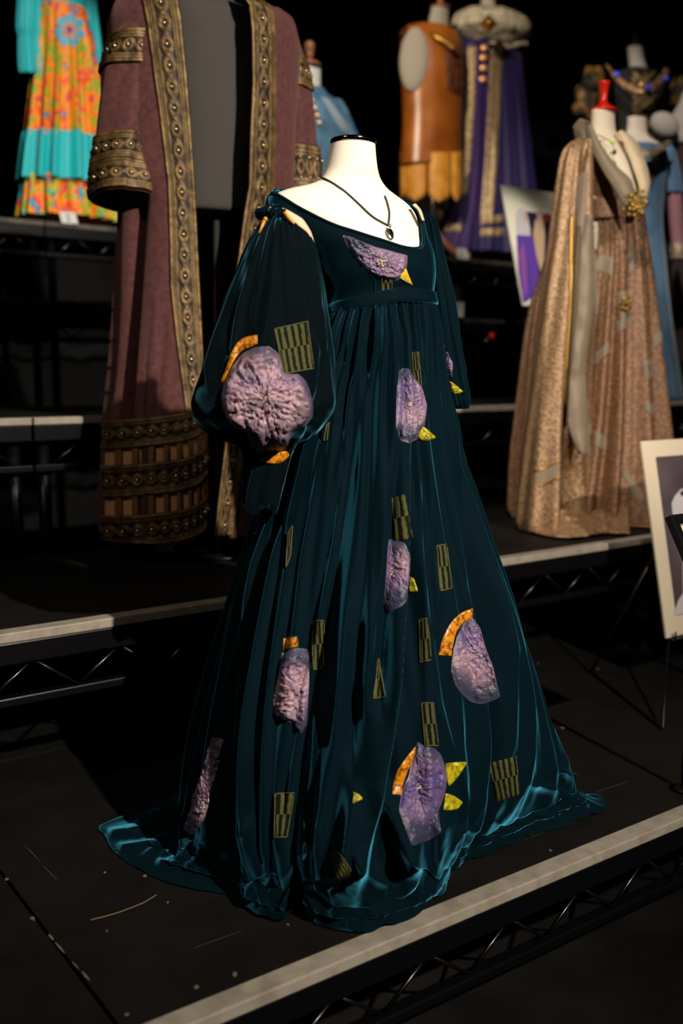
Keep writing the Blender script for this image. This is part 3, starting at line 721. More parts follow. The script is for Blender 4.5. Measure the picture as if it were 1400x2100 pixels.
# far sleeve
SR2 = Multi(Ssr);  patch([(899, 662), (906, 668), (913, 712), (907, 714)], SR2, 'stripe2', 10, 6)
flower([(910, 718), (918, 722), (926, 745), (927, 772), (918, 775), (912, 755)], SR2, 5, None, .5, .002, 0)
leaf([(921, 780), (935, 790), (950, 803), (940, 808), (926, 808)], SR2, 'lime')
# skirt
patch(z4([(1085, 290), (1112, 285), (1130, 455), (1098, 460)]), Sskirt, 'stripe2', 16, 8)
flower(z4([(1018, 375), (1040, 362), (1065, 362), (1095, 400), (1130, 450), (1155, 540), (1142, 640), (1110, 700), (1070, 722), (1030, 708), (1006, 650), (1010, 500)]), Sskirt, 7, (842, 828), .42, .0035, 16, 6)
leaf(z4([(1110, 690), (1122, 655), (1135, 638), (1165, 662), (1200, 695), (1160, 708), (1125, 710)]), Sskirt)
patch([(803, 1022), (830, 1013), (847, 1103), (808, 1110)], Sskirt, 'stripe2')
flower(z1([(690, 12), (735, 20), (772, 32), (795, 100), (795, 200), (790, 285), (760, 330), (692, 365), (668, 330), (678, 200)]), Sskirt, 9, (801, 1168), .36, .0035, 14, 6)
leaf(z1([(793, 190), (815, 202), (834, 262), (810, 268), (790, 268)]), Sskirt)
patch(z1([(918, 45), (965, 38), (992, 248), (935, 262)]), Sskirt, 'stripe2'); patch(z1([(842, 398), (876, 392), (892, 590), (846, 602)]), Sskirt, 'stripe2')
quadpatch('arc_patch', (z1([(930, 568), (950, 490), (1000, 400), (1055, 358), (1092, 345)]), z1([(992, 570), (1005, 490), (1038, 425), (1070, 400), (1094, 386)])), Sskirt, M['amber'], gown, 24, 8, .003)
flower(z1([(1048, 418), (1075, 398), (1095, 388), (1130, 440), (1155, 530), (1190, 620), (1226, 768), (1180, 790), (1130, 803), (1080, 790), (1040, 755), (1010, 710), (990, 640), (1000, 540), (1020, 470)]), Sskirt, 11, (984, 1338), .5, .004, 20, 8)
patch(z1([(640, 585), (658, 640), (680, 768), (614, 775)]), Sskirt, 'stripe2'); patch(z1([(335, 406), (378, 400), (386, 630), (330, 636)]), Sskirt, 'stripe2')
patch(z1([(187, 488), (252, 480), (258, 524), (186, 545)]), Sskirt, 'stripe2', 10, 10).data.materials[0] = M['amber']
flower(z1([(182, 552), (250, 532), (318, 540), (312, 700), (300, 900), (272, 946), (240, 900), (150, 860), (140, 790), (165, 650)]), Sskirt, 13, None, .72, .006, 0, 6, 14)
patch(z1([(850, 797), (905, 795), (930, 1000), (868, 1000)]), Sskirt, 'stripe2')
quadpatch('arc_patch', (z1([(820, 1003), (775, 1060), (735, 1120), (715, 1180), (708, 1234)]), z1([(818, 1040), (800, 1085), (775, 1140), (760, 1190), (752, 1238)])), Sskirt, M['amber'], gown, 20, 8, .003)
flower(z3([(362, 162), (400, 188), (440, 192), (475, 225), (498, 290), (505, 350), (492, 420), (462, 500), (470, 560), (478, 600), (420, 635), (335, 665), (310, 600), (272, 490), (290, 400), (322, 320), (340, 240)]), Sskirt, 15, (858, 1612), .28, .004, 14, 6, 12)
leaf(z3([(497, 268), (550, 262), (602, 262), (560, 330), (512, 382), (503, 330)]), Sskirt); leaf(z3([(497, 410), (540, 425), (582, 455), (555, 488), (520, 495), (486, 492)]), Sskirt)
patch(z3([(703, 268), (836, 234), (852, 415), (742, 452)]), Sskirt)
patch(z2([(897, 413), (987, 409), (950, 620), (895, 622)]), Sskirt, 'stripe2'); leaf(z2([(1270, 405), (1300, 418), (1316, 438), (1290, 452), (1264, 466)]), Sskirt)
patch(z2([(1160, 705), (1192, 680), (1285, 805), (1192, 836)]), Sskirt)
flower(z2([(592, 143), (655, 150), (648, 230), (628, 310), (600, 400), (585, 480), (555, 540), (520, 600), (492, 612), (455, 580), (490, 500), (505, 430), (545, 330), (570, 240)]), Sskirt, 17, None, .62, .005, 0, 6, 12)
h0 = Sskirt.hit(*z2([(557, 442)])[0]); pr = []
for i in range(60):
    p = rng.normal(0, 9, 2)*[.8, 1]; h = Sskirt.hit(z2([(557, 442)])[0][0]+p[0], z2([(557, 442)])[0][1]+p[1])
    if h is not None: pr.append(ball(h[0]-FW*.010, rng.uniform(.0014, .003), 6, 4))
V, Fs = join(pr); mesh('bead_cluster', V, Fs, M['bead'], gown, kind='stuff')
patch([(592, 1092), (601, 1078), (596, 1140), (587, 1165)], Sskirt, 'stripe2', 12, 5); patch([(669, 872), (676, 866), (672, 902), (664, 904)], Sskirt, 'stripe2', 8, 5)

# necklace -------------------------------------------------
nk = thing('necklace', tuple(Gb[20].mean(0)), 'thin black beaded cord necklace with oval black and silver pendant on the cream form', 'necklace')
def onform(pts, lift, n): 
    Q = []
    for p in bez(np.array(pts, float), n):
        h = Sform.hit(*p)
        if h is not None: Q.append(h[0]+h[1]*lift)
    return Q
add_tube('cord', onform([(661, 366), (680, 376), (705, 393), (735, 420), (765, 447), (795, 464)], .002, 60), .0019, M['cord'], nk, 6)
add_tube('cord', onform([(795, 464), (797, 440), (793, 418), (788, 404)], .002, 30), .0019, M['cord'], nk, 6)
h = Sform.hit(797, 482); pc = h[0]+h[1]*.004
def disc(c, n, rx, rz, th, m, name, par):
    V, Fs = ball((0, 0, 0), 1, 20, 12); V = np.array(V); side = np.cross(n, [0, 0, 1.]); side /= np.linalg.norm(side); up = np.cross(side, n)
    return mesh(name, c+V[:, :1]*rx*side+V[:, 2:]*rz*up+V[:, 1:2]*th*n, Fs, m, par)
pd = disc(pc, h[1], .008, .0125, .003, M['silver'], 'pendant', nk); disc(pc+h[1]*.002+np.array([.001, 0, .001]), h[1], .0055, .0095, .0035, M['stone'], 'pendant_stone', pd)
add_tube('pendant_bail', [pc+[0, 0, .011], pc+[0, 0, .018]], .0022, M['silver'], nk, 6)

TSC = 1.0
# ============================================================ brown coat with gilded bands on a black torso
M['brocade'] = node_mat('plum_brown_wool', rough=.85, bump=(150, .5, .003), sheen=(.3, (.8, .45, .42), .5)); tint(M['brocade'], srgb(66, 32, 34), srgb(94, 50, 50), 60, .3, .7)
M['gilt'] = node_mat('gilded_braid', rough=.5, metal=.35, bump=(220, .6, .003), spec=.6); vcol(M['gilt'])
M['gilt_plain'] = node_mat('gilt_edging', srgb(150, 112, 60), .5, .4, bump=(200, .6, .002))
M['stud'] = node_mat('brass_stud', srgb(205, 185, 150), .22, .9)
M['black_torso'] = node_mat('black_jersey', srgb(66, 63, 62), .95, bump=(300, .2, .001))
M['lining'] = node_mat('dark_lining', srgb(20, 15, 14), .9)
M['flesh_net'] = node_mat('tan_lining', srgb(214, 160, 116), .8)
CT = 3.17
cc = L(405, 1000, CT); cc[2] = .42
torso = thing('tailor_dummy', tuple(cc), 'headless black jersey torso on a steel pole inside the plum and gold coat', 'mannequin')
G, _ = loft([(-60, 380, 470), (-20, 383, 473), (0, 385, 480), (12, 365, 505), (24, 340, 530), (45, 325, 548), (100, 338, 545), (180, 350, 540), (260, 360, 534), (330, 366, 526), (400, 368, 520), (432, 370, 516), (437, 376, 510)], CT, q=.62, nu=90, nv=90)
closed('torso', G, M['black_torso'], torso)
add_tube('pole', [(G[-1].mean(0)[0], G[-1].mean(0)[1], G[-1, 0, 2]), (G[-1].mean(0)[0], G[-1].mean(0)[1], .44)], .010, M['pole'], torso, 12)
pb = G[-1].mean(0); V, Fs = turned((pb[0], pb[1], .42), [(0, .001), (.13, .001), (.13, .01), (.02, .02), (.014, .06), (0, .06)], 28); mesh('base', V, Fs, M['steel'], torso)

coat = thing('long_coat', tuple(cc), 'plum brown floor-length coat with wide studded gold bands, worn open over the black torso', 'coat')
# body shell rows: y, xl, xr
cb = [(8, 330, 545), (22, 268, 575), (45, 246, 602), (90, 236, 612), (160, 238, 610), (250, 246, 604), (350, 252, 600), (450, 254, 592), (550, 250, 588), (650, 246, 588), (750, 240, 590), (850, 232, 592), (950, 228, 592), (1030, 226, 588), (1085, 228, 580)]
def xs_(y, pts): return np.interp(y, [p[0] for p in pts], [p[1] for p in pts])
LB0 = [(8, 302), (50, 308), (100, 318), (200, 331), (300, 344), (400, 355), (500, 358), (600, 359), (700, 370), (800, 384), (830, 388), (950, 398), (1100, 402)]      # band, outer edge
LB1 = [(8, 358), (50, 374), (100, 383), (200, 392), (300, 399), (400, 405), (500, 409), (600, 414), (700, 419), (800, 424), (850, 430), (900, 436), (960, 438), (1010, 432), (1100, 424)]  # band, inner edge
RB0 = [(8, 475), (50, 508), (100, 514), (200, 515), (300, 510), (400, 507), (450, 498), (600, 478), (800, 466), (900, 462), (1000, 450), (1085, 440)]
RB1 = [(8, 525), (50, 556), (100, 560), (200, 560), (300, 560), (400, 556), (450, 548), (600, 530), (800, 512), (900, 500), (1000, 486), (1085, 474)]
nvC = 220; Rc = interp(cb, nvC); yC = Rc[:, 0]; midC = (Rc[:, 1]+Rc[:, 2])/2; halfC = (Rc[:, 2]-Rc[:, 1])/2
def psx(y, x):
    m_, h_ = np.interp(y, yC, midC), np.interp(y, yC, halfC); p0 = math.asin(np.clip((x-m_)/h_, -.999, .999)); x = 700-(700-x)*(1-.056*math.cos(p0)); return math.asin(np.clip((x-m_)/h_, -.999, .999))
nuC = 200
pl = np.array([psx(y, xs_(y, LB0)+3) for y in yC]); pr = np.array([psx(y, xs_(y, RB1)-3) for y in yC])
PS = np.array([np.linspace(b, a+2*math.pi, nuC) for a, b in zip(pl, pr)])
cfold = folds([([(430, 268), (600, 262), (850, 240), (1085, 236)], .006, .03, 16, 10), ([(600, 350), (750, 340), (900, 335), (1080, 330)], .004, .018, 10, 8), ([(450, 320), (700, 312), (1080, 300)], .005, .02, 14, 10),
               ([(410, 300), (600, 286), (800, 270), (1085, 258)], -.08, -.15, 28, 26), ([(640, 340), (830, 325)], -.004, -.012, 5, 5), ([(640, 368), (830, 352)], -.002, -.01, 5, 5)])  # the deep valley stands in for the shadow band below the near sleeve
def cdisp(y, ps, x, front):
    k = np.clip((y-300)/800, 0, 1); front = np.cos(ps) > 0
    return cfold(y, ps, x, front)+np.where(front, 0, k*.02*np.sin(ps*11))
Gc, _ = loft(cb, CT, q=.72, nv=nvC, psi=PS, disp=cdisp)
Gc[..., 2] = np.maximum(Gc[..., 2], .428)
grid('coat_body', Gc, M['brocade'], coat, solid=.006)
def coatpt(y, x, lift=0.0):
    ps = psx(y, x); g, _ = loft([(y, np.interp(y, yC, Rc[:, 1]), np.interp(y, yC, Rc[:, 2])), (y+1, np.interp(y, yC, Rc[:, 1]), np.interp(y, yC, Rc[:, 2]))], CT, q=.72, nv=2, psi=np.array([ps]), inflate=lift); return g[0, 0]
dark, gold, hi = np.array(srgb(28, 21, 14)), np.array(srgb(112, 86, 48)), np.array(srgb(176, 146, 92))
def ornament(u, v, rep):
    """raised braid: edge cords, a running scroll and a boss at each stud; u across 0..1, v along in repeats"""
    h = 0*u
    for c, w_ in ((.06, .05), (.16, .03), (.24, .02), (.76, .02), (.84, .03), (.94, .05)): h = np.maximum(h, np.exp(-((u-c)/w_)**2))
    s = .5+.17*np.sin(2*math.pi*v); s2 = .5-.17*np.sin(2*math.pi*v)
    h = np.maximum(h, .8*np.exp(-((u-s)/.035)**2)); h = np.maximum(h, .8*np.exp(-((u-s2)/.035)**2))
    d = np.sqrt(((u-.5)*1.1)**2+((v % .5-.25)*.9)**2); h = np.maximum(h, np.exp(-((d-.13)/.035)**2)*.9)
    return h
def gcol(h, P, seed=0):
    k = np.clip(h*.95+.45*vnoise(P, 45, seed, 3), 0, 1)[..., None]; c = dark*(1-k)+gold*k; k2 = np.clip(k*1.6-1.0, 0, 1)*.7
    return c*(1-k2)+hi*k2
def band(name, fn, nv, nu, rep, length, parent, studs=True, depth=.005, off=.006, lab=None, rows=(.5,), sr=.0058):
    """fn(u, v)->point with outward lift"""
    us = np.linspace(0, 1, nu); vs = np.linspace(0, 1, nv); Gp = np.array([[fn(u, v, off) for u in us] for v in vs])
    Gq = np.array([[fn(u, v, off+.01) for u in us] for v in vs]); N = (Gq-Gp); N /= np.linalg.norm(N, axis=-1, keepdims=True)+1e-9
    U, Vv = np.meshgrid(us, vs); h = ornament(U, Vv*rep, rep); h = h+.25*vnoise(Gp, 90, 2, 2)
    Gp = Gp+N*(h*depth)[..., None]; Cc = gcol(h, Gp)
    o = grid(name, Gp, M['gilt'], parent, col=Cc, solid=.003, label=lab)
    if studs:
        parts = []
        for k in range(int(rep*2)):
            v = (k+.5)/(rep*2)
            for r_ in rows:
                p = fn(r_, v, off+depth*.8); parts.append(ball(p, sr, 8, 6))
        V, Fs = join(parts); mesh('studs', V, Fs, M['stud'], o, kind='stuff')
    return o
yA, yB = 9, 1078
def fL(u, v, lift):
    y = yA+(yB-yA)*v*.775; return coatpt(y, xs_(y, LB0)*(1-u)+xs_(y, LB1)*u, lift)
def fR(u, v, lift):
    y = yA+(yB-yA)*v; return coatpt(y, xs_(y, RB0)*(1-u)+xs_(y, RB1)*u, lift)
band('front_band', fL, 330, 26, 10.5, 1, coat)
band('front_band', fR, 360, 22, 13, 1, coat)
# deep hem: three studded bands with open laddered slots showing the tan lining
def hemf(y0, y1, xa=236):
    def f(u, v, lift):
        # u across the band (top to bottom), v round the hem from the back to the opening
        x = xa+(xs_(1000, LB1)-4-xa)*math.sin(v*math.pi/2)**1.0; bow = 26*((1-v)**1.3)-22*math.exp(-((v-1)/.25)**2)*1.0
        y = y0+(y1-y0)*u+bow; return coatpt(min(max(y, 9), 1085), min(x, xs_(y, LB1)-2), lift)
    return f
lin = np.array([[hemf(836, 1075)(u, v, .004) for u in np.linspace(0, 1, 30)] for v in np.linspace(0, 1, 60)]); grid('hem_lining', lin, M['flesh_net'], coat)
for a, b in ((832, 886), (918, 978), (1014, 1074)): band('hem_band', hemf(a, b), 200, 24, 5.5, 1, coat, off=.012, depth=.008, sr=.0065)
for y0, y1 in ((884, 922), (976, 1018)):
    for k in range(9):
        v = .10+k*.105; f = hemf(y0, y1); Gp = np.array([[f(u, v+dv, .011) for dv in (-.02, -.01, 0, .01, .02)] for u in np.linspace(-.1, 1.1, 8)]); grid('hem_tab', Gp, M['gilt_plain'], coat, solid=.005)
# lower tip of the train, turned out
strip('hem_tail', [(378, 1090, 3.0), (362, 1112, 3.0), (342, 1128, 3.0), (322, 1134, 3.0)], [(336, 1090, 2.98), (330, 1104, 2.98), (322, 1118, 2.98), (316, 1130, 2.99)], M['flesh_net'], coat, 16, 8, .004, solid=.003)
# the far flap's hem band, seen through the opening
strip('hem_band', [(478, 880, 3.2), (470, 960, 3.2), (462, 1020, 3.2)], [(545, 890, 3.1), (540, 970, 3.1), (535, 1035, 3.1)], M['gilt_plain'], coat, 30, 12, .004, .006, 4, solid=.004)
# sleeves
def sleeve(rows, t, bands, seed, lab, q=.8, slant=0.0):
    fo = folds([([(rows[0][0]+60, (rows[3][1]+rows[3][2])/2+8), (rows[-1][0], (rows[-1][1]+rows[-1][2])/2+14)], .004, .008, 12, 8)])
    base = lambda y, ps, x, fr: fo(y, ps, x, fr)+.004*np.sin(ps*5+y*.02+seed)*np.clip((y-rows[0][0])/120, 0, 1)
    Gv, _ = loft(rows, t, q=q, nu=96, nv=110, disp=base); ctr_ = Gv.mean(1, keepdims=True); Gv[..., 2] -= np.linspace(0, 1, 110)[:, None]**2*slant*((Gv-ctr_)@FW); o = grid('sleeve', Gv, M['brocade'], coat, close=True, label=lab, solid=.005)
    y0, y1 = rows[0][0], rows[-1][0]
    for a, b, nrow in bands:
        def f(u, v, lift, a=a, b=b):
            y = a+(b-a)*u; k = (y-y0)/(y1-y0)*109; j = int(min(max(k, 0), 108)); fr = k-j; i = v*96; i0 = int(i) % 96; i1 = (i0+1) % 96; w_ = i-int(i)
            P = (Gv[j, i0]*(1-w_)+Gv[j, i1]*w_)*(1-fr)+(Gv[j+1, i0]*(1-w_)+Gv[j+1, i1]*w_)*fr
            c = Gv[j].mean(0)*(1-fr)+Gv[j+1].mean(0)*fr; d = P-c; d[2] = 0; return P+d/(np.linalg.norm(d)+1e-9)*lift
        band('sleeve_band', f, 190, 26, 7.5, 1, o, off=.005, depth=.006, rows=(.5,) if nrow == 1 else (.3, .72))
    inner = Gv[-14:]-0; cI = inner.mean(1, keepdims=True); grid('sleeve_lining', cI+(inner-cI)*.93, M['lining'], o, close=True)
sleeve([(14, 285, 345), (28, 262, 352), (50, 243, 350), (80, 229, 350), (115, 217, 336), (150, 208, 326), (200, 205, 318), (260, 201, 315), (300, 199, 311), (350, 192, 318), (395, 188, 324), (412, 189, 322)], 3.02,
       [(80, 148, 1), (287, 346, 1), (346, 408, 1)], 1, 'near wide sleeve with three studded bands', q=1.15, slant=.16)
sleeve([(20, 545, 575), (40, 552, 600), (80, 556, 612), (125, 560, 625), (180, 566, 634), (250, 574, 642), (300, 578, 648), (345, 580, 655), (392, 584, 654), (402, 588, 650)], 3.28,
       [(120, 184, 1), (302, 398, 2)], 2, 'far wide sleeve')
# shoulder bridging cloth
# ============================================================ costumes further back
def pleat(n, amp, seed=0, y0=0, y1=1, jit=1.5):
    def f(y, ps, x, fr):
        k = np.clip((y-y0)/(y1-y0), 0, 1)
        return k*amp*(np.sin(ps*n+jit*np.sin(ps*3+seed)+seed)+.45*np.sin(ps*n*1.83+seed*2+jit*np.cos(ps*2)))
    return f
M['form_cream'] = node_mat('cream_form_cloth', srgb(222, 208, 188), .85, bump=(300, .2, .001))
M['form_grey'] = node_mat('grey_form_cloth', srgb(176, 170, 160), .85, bump=(300, .2, .001))
M['form_white'] = node_mat('white_form_cloth', srgb(232, 228, 212), .85)

# ---- gold brocade gown on the second step
M['gold'] = node_mat('gold_brocade', rough=.42, metal=.35, bump=(120, .9, .004)); tint(M['gold'], srgb(122, 92, 66), srgb(178, 146, 112), 90, .35, .7, 5)
M['gold_brown'] = node_mat('tan_brocade', rough=.5, metal=.2, bump=(120, .7, .003)); tint(M['gold_brown'], srgb(104, 74, 54), srgb(146, 108, 80), 90, .4, .6, 5)
M['gauze'] = node_mat('grey_gauze', srgb(128, 114, 96), .6, bump=(200, .2, .001), sheen=(.2, (.9, .85, .75), .4))
M['cream_silk'] = node_mat('cream_silk_collar', srgb(206, 186, 152), .5, sheen=(.4, (1, .95, .85), .4))
M['braid'] = node_mat('gold_braid', srgb(190, 146, 66), .35, .7, bump=(200, .6, .002))
GD = 3.95
g0 = onZ(1205, 1062, .42); gold_form = thing('dress_form', tuple(g0), 'cream dress form with a bright red turned finial wearing the gold brocade gown', 'dress form')
G, _ = loft([(228, 1211, 1262), (245, 1210, 1262), (268, 1208, 1264), (285, 1200, 1275), (300, 1185, 1290), (320, 1180, 1300), (380, 1190, 1300), (430, 1195, 1298), (520, 1190, 1300), (600, 1195, 1300)], GD, q=.7, nu=60, nv=60)
closed('torso', G, M['form_cream'], gold_form); tp = G[0].mean(0)
M['red'] = node_mat('red_lacquer', srgb(205, 34, 14), .25, coat=.6)
V, Fs = turned(tp-[0, 0, .002], [(0, 0), (.05, 0), (.05, .008), (.03, .02), (.017, .03), (.014, .045), (.016, .075), (.022, .10), (.025, .107), (.0, .108)], 24); mesh('finial', V, Fs, M['red'], gold_form)
add_tube('stand_pole', [G[-1].mean(0), (G[-1].mean(0)[0], G[-1].mean(0)[1], .43)], .014, M['pole'], gold_form)
gg = thing('brocade_gown', tuple(g0), 'gold brocade gown with high rolled collar, gold rosette and grey gauze ribbons', 'dress')
G, _ = loft([(300, 1190, 1306), (330, 1184, 1318), (370, 1188, 1320), (400, 1196, 1318), (418, 1204, 1316)], GD, q=.72, nu=90, nv=40); grid('bodice', G, M['gold_brown'], gg, close=True, solid=.004)
G, _ = loft([(414, 1203, 1316), (436, 1200, 1318), (456, 1198, 1322)], GD, q=.76, nu=90, nv=12, inflate=.008); grid('belt', G, M['gold_brown'], gg, close=True, solid=.004)
gf = pleat(14, .036, 1, 450, 1060)
gsk = [(450, 1199, 1322), (500, 1196, 1330), (600, 1175, 1342), (700, 1155, 1350), (800, 1135, 1358), (900, 1110, 1366), (1000, 1082, 1372), (1060, 1068, 1376), (1078, 1066, 1378)]
GSk, _ = loft(gsk, GD, q=.85, nu=260, nv=120, disp=lambda y, ps, x, fr: gf(y, ps, x, fr)+.004*np.sin(ps*30)*math.exp(-(y-450)/120))
GSk[..., 2] = np.maximum(GSk[..., 2], .428)
grid('skirt', GSk, M['gold_brown'], gg, close=True)
SG = Surf(GSk)
# cape-like hanging sleeve on the near side
cp = [(286, 1186, 1212), (296, 1168, 1214), (320, 1150, 1216), (360, 1142, 1216), (420, 1136, 1216), (500, 1128, 1218), (600, 1112, 1224), (700, 1098, 1222), (800, 1085, 1218), (900, 1070, 1216), (1000, 1058, 1222), (1060, 1052, 1232), (1082, 1060, 1240)]
cfd = folds([([(300, 1175), (600, 1150), (900, 1122), (1080, 1112)], .015, .07, 26, 14), ([(330, 1215), (600, 1200), (900, 1175), (1080, 1190)], .006, .02, 14, 10),
             ([(330, 1196), (600, 1178), (900, 1150), (1080, 1150)], -.02, -.09, 12, 14), ([(400, 1142), (700, 1112), (1080, 1078)], .005, .02, 12, 10)])
GC, _ = loft(cp, 3.72, q=.62, nu=160, nv=150, disp=lambda y, ps, x, fr: cfd(y, ps, x, fr)+.004*np.sin(ps*11+y*.01)); GC[..., 2] = np.maximum(GC[..., 2], .426)
grid('hanging_sleeve', GC, M['gold'], gg, close=True); SC = Surf(GC)
G, _ = loft([(500, 1124, 1150), (560, 1106, 1150), (626, 1084, 1150), (700, 1070, 1150), (770, 1062, 1150), (840, 1054, 1150), (960, 1042, 1160), (1030, 1040, 1170), (1060, 1050, 1180)], 4.05, q=.7, nu=120, nv=70, disp=pleat(9, .018, 2, 560, 1060)); G[..., 2] = np.maximum(G[..., 2], .424)
grid('train', G, M['gold_brown'], gg, close=True)
# crumpled hem on the deck
n_ = 90; a = np.linspace(0, 1, n_)[:, None]; b = np.linspace(0, 1, 26)[None]
PA = bez([onZ(1078, 1078, .43), onZ(1090, 1092, .43), onZ(1130, 1100, .43), onZ(1190, 1102, .43), onZ(1240, 1094, .43), onZ(1290, 1096, .43)], n_); PB = bez([L(1090, 1030, 3.72), L(1130, 1040, 3.66), L(1180, 1050, 3.66), L(1230, 1045, 3.7), L(1290, 1030, 3.75)], n_)
G = PA[:, None]*(1-b[..., None])+PB[:, None]*b[..., None]; nz = vnoise(G, 16, 5, 3); G = G-FW*(nz*.03)[..., None]+np.array([0, 0, 1])*(np.abs(nz)*.02)[..., None]; grid('hem_flounce', G, M['gold'], gg, solid=.003)
# gauze ribbons down the skirt and sleeve
gz = [[(1222, 520), (1258, 528), (1256, 566), (1222, 556)], [(1286, 505), (1300, 508), (1302, 560), (1290, 560)], [(1262, 600), (1284, 596), (1292, 660), (1272, 670)], [(1215, 728), (1248, 700), (1250, 722), (1216, 752)],
      [(1338, 690), (1356, 678), (1358, 700), (1340, 718)], [(1316, 742), (1338, 735), (1340, 776), (1322, 782)], [(1262, 660), (1290, 650), (1286, 672), (1264, 684)], [(1318, 820), (1340, 830), (1338, 856), (1320, 840)],
      [(1216, 880), (1242, 895), (1242, 925), (1218, 915)], [(1258, 940), (1300, 985), (1322, 1020), (1312, 1040)]]
for p in gz: quadpatch('gauze_ribbon', p, SG, M['gauze'], gg, 12, 8, .004)
for p in ([(1182, 360), (1204, 350), (1200, 560), (1182, 640)], [(1186, 560), (1222, 520), (1226, 640), (1184, 660)], [(1170, 560), (1200, 560), (1186, 820), (1156, 800)], [(1102, 965), (1152, 940), (1150, 972), (1104, 1000)], [(1190, 860), (1212, 870), (1210, 940), (1178, 880)]): quadpatch('gauze_ribbon', p, SC, M['gauze'], gg, 24, 8, .004)
for pts in ([(1172, 440), (1168, 600), (1160, 740), (1156, 830)],): seamline('gold_braid', pts, SC, .006, M['braid'], gg, 40, .003)
for pts in ([(1098, 965), (1130, 955), (1156, 935), (1190, 900)], [(1104, 998), (1150, 976), (1180, 950)]): seamline('gold_braid', pts, SC, .004, M['braid'], gg, 30, .003)
strip('hanging_panel', [(1200, 440, 3.62), (1190, 520, 3.60), (1182, 640, 3.58), (1170, 760, 3.56), (1164, 860, 3.55), (1184, 930, 3.55)], [(1214, 440, 3.62), (1216, 540, 3.62), (1214, 640, 3.6), (1200, 760, 3.58), (1204, 860, 3.57), (1200, 936, 3.55)], M['gauze'], gg, 60, 14, .016, .012, 5, solid=.003)
# rolled collar
strip('collar', [(1180, 292, 3.86), (1176, 262, 3.86), (1190, 244, 3.84), (1204, 252, 3.80)], [(1212, 312, 3.82), (1206, 285, 3.82), (1204, 262, 3.82), (1210, 258, 3.81)], M['gauze'], gg, 30, 14, .022, solid=.004)
strip('collar', [(1196, 247, 3.82), (1206, 290, 3.80), (1230, 340, 3.76), (1262, 392, 3.72), (1284, 436, 3.70)], [(1214, 262, 3.82), (1234, 300, 3.80), (1264, 340, 3.77), (1296, 376, 3.74), (1306, 430, 3.72)], M['gauze'], gg, 50, 16, .024, .006, 2, solid=.004)
strip('collar', [(1258, 276, 3.90), (1282, 310, 3.86), (1300, 352, 3.82), (1310, 392, 3.78), (1306, 432, 3.76)], [(1276, 268, 3.92), (1304, 290, 3.92), (1324, 336, 3.90), (1330, 390, 3.84), (1318, 436, 3.80)], M['cream_silk'], gg, 50, 16, .030, .008, 7, solid=.004)
strip('modesty_panel', [(1226, 292, 3.84), (1262, 350, 3.80), (1296, 392, 3.78)], [(1262, 285, 3.86), (1286, 330, 3.82), (1304, 385, 3.79)], M['form_cream'], gg, 24, 10, .012)
ro = []
for k in range(26):
    a = k*2.4; r = .008+.0016*k; c = L(1303, 420, 3.66)+RT*r*math.cos(a)*.9+np.array([0, 0, 1])*r*math.sin(a)*1.15-FW*(.02-.0006*k)
    ro.append(ball(c, .012, 10, 7, (1, .6, .7)))
V, Fs = join(ro); M['rosette'] = node_mat('gold_rosette_cloth', rough=.4, metal=.5, bump=(120, .8, .003)); tint(M['rosette'], srgb(84, 56, 18), srgb(196, 158, 84), 40); mesh('rosette', V, Fs, M['rosette'], gg)
for x, y, sf in ((1186, 842, SC), (1280, 628, SG), (1282, 618, SG)):
    h = sf.hit(x, y)
    if h is not None:
        V, Fs = join([ball(h[0]-FW*.012+RT*.012*math.cos(q)+np.array([0, 0, .012*math.sin(q)]), .010, 8, 6) for q in (0, 1.3, 2.5, 3.8, 5)]); mesh('small_rosette', V, Fs, M['rosette'], gg)
nk2 = thing('necklace', tuple(L(1250, 290, 3.84)), 'fine chain necklace with a green stone above the gold brocade gown', 'necklace')
add_tube('chain', [L(1226, 276, 3.84), L(1240, 284, 3.81), L(1254, 291, 3.79)], .0016, M['cord'], nk2, 5); M['green_stone'] = node_mat('green_stone', srgb(190, 220, 60), .1, coat=1)
lump('stone', 1255, 292, 3.775, .010, .006, .008, M['green_stone'], nk2, 0); lump('drop', 1260, 312, 3.76, .006, .004, .010, M['stone'], nk2, 0); add_tube('chain', [L(1254, 291, 3.78), L(1260, 312, 3.76)], .0014, M['cord'], nk2, 5)

# ---- turquoise printed dress, top step, left
M['turq'] = node_mat('turquoise_pleated_crepe', srgb(12, 178, 186), .6, sheen=(.3, (.6, 1, 1), .4), bump=(80, .2, .002))
mp = node_mat('psychedelic_print', rough=.6); M['print'] = mp; nt = mp.node_tree
tc = nt.nodes.new('ShaderNodeTexCoord'); mpn = nt.nodes.new('ShaderNodeMapping'); mpn.inputs['Scale'].default_value = (1, 1, .72); nt.links.new(tc.outputs['Object'], mpn.inputs[0])
nz1 = nt.nodes.new('ShaderNodeTexNoise'); nz1.inputs['Scale'].default_value = 12; nz1.inputs['Detail'].default_value = 1.2; nz1.inputs['Distortion'].default_value = 1.6; nt.links.new(mpn.outputs[0], nz1.inputs['Vector'])
rp = nt.nodes.new('ShaderNodeValToRGB'); rp.color_ramp.interpolation = 'CONSTANT'; el = rp.color_ramp.elements
stops = [(0.0, (40, 110, 190)), (.27, (20, 170, 180)), (.33, (120, 60, 120)), (.37, (236, 74, 18)), (.43, (236, 130, 14)), (.515, (232, 148, 16)), (.56, (132, 158, 24)), (.65, (160, 180, 40)), (.70, (20, 160, 170)), (.74, (70, 50, 130))]
el[0].position = 0; el[0].color = (*srgb(*stops[0][1]), 1); el[1].position = stops[1][0]; el[1].color = (*srgb(*stops[1][1]), 1)
for p, c in stops[2:]: e = el.new(p); e.color = (*srgb(*c), 1)
nt.links.new(nz1.outputs[0], rp.inputs[0]); nt.links.new(rp.outputs[0], nt.nodes['Principled BSDF'].inputs['Base Color'])
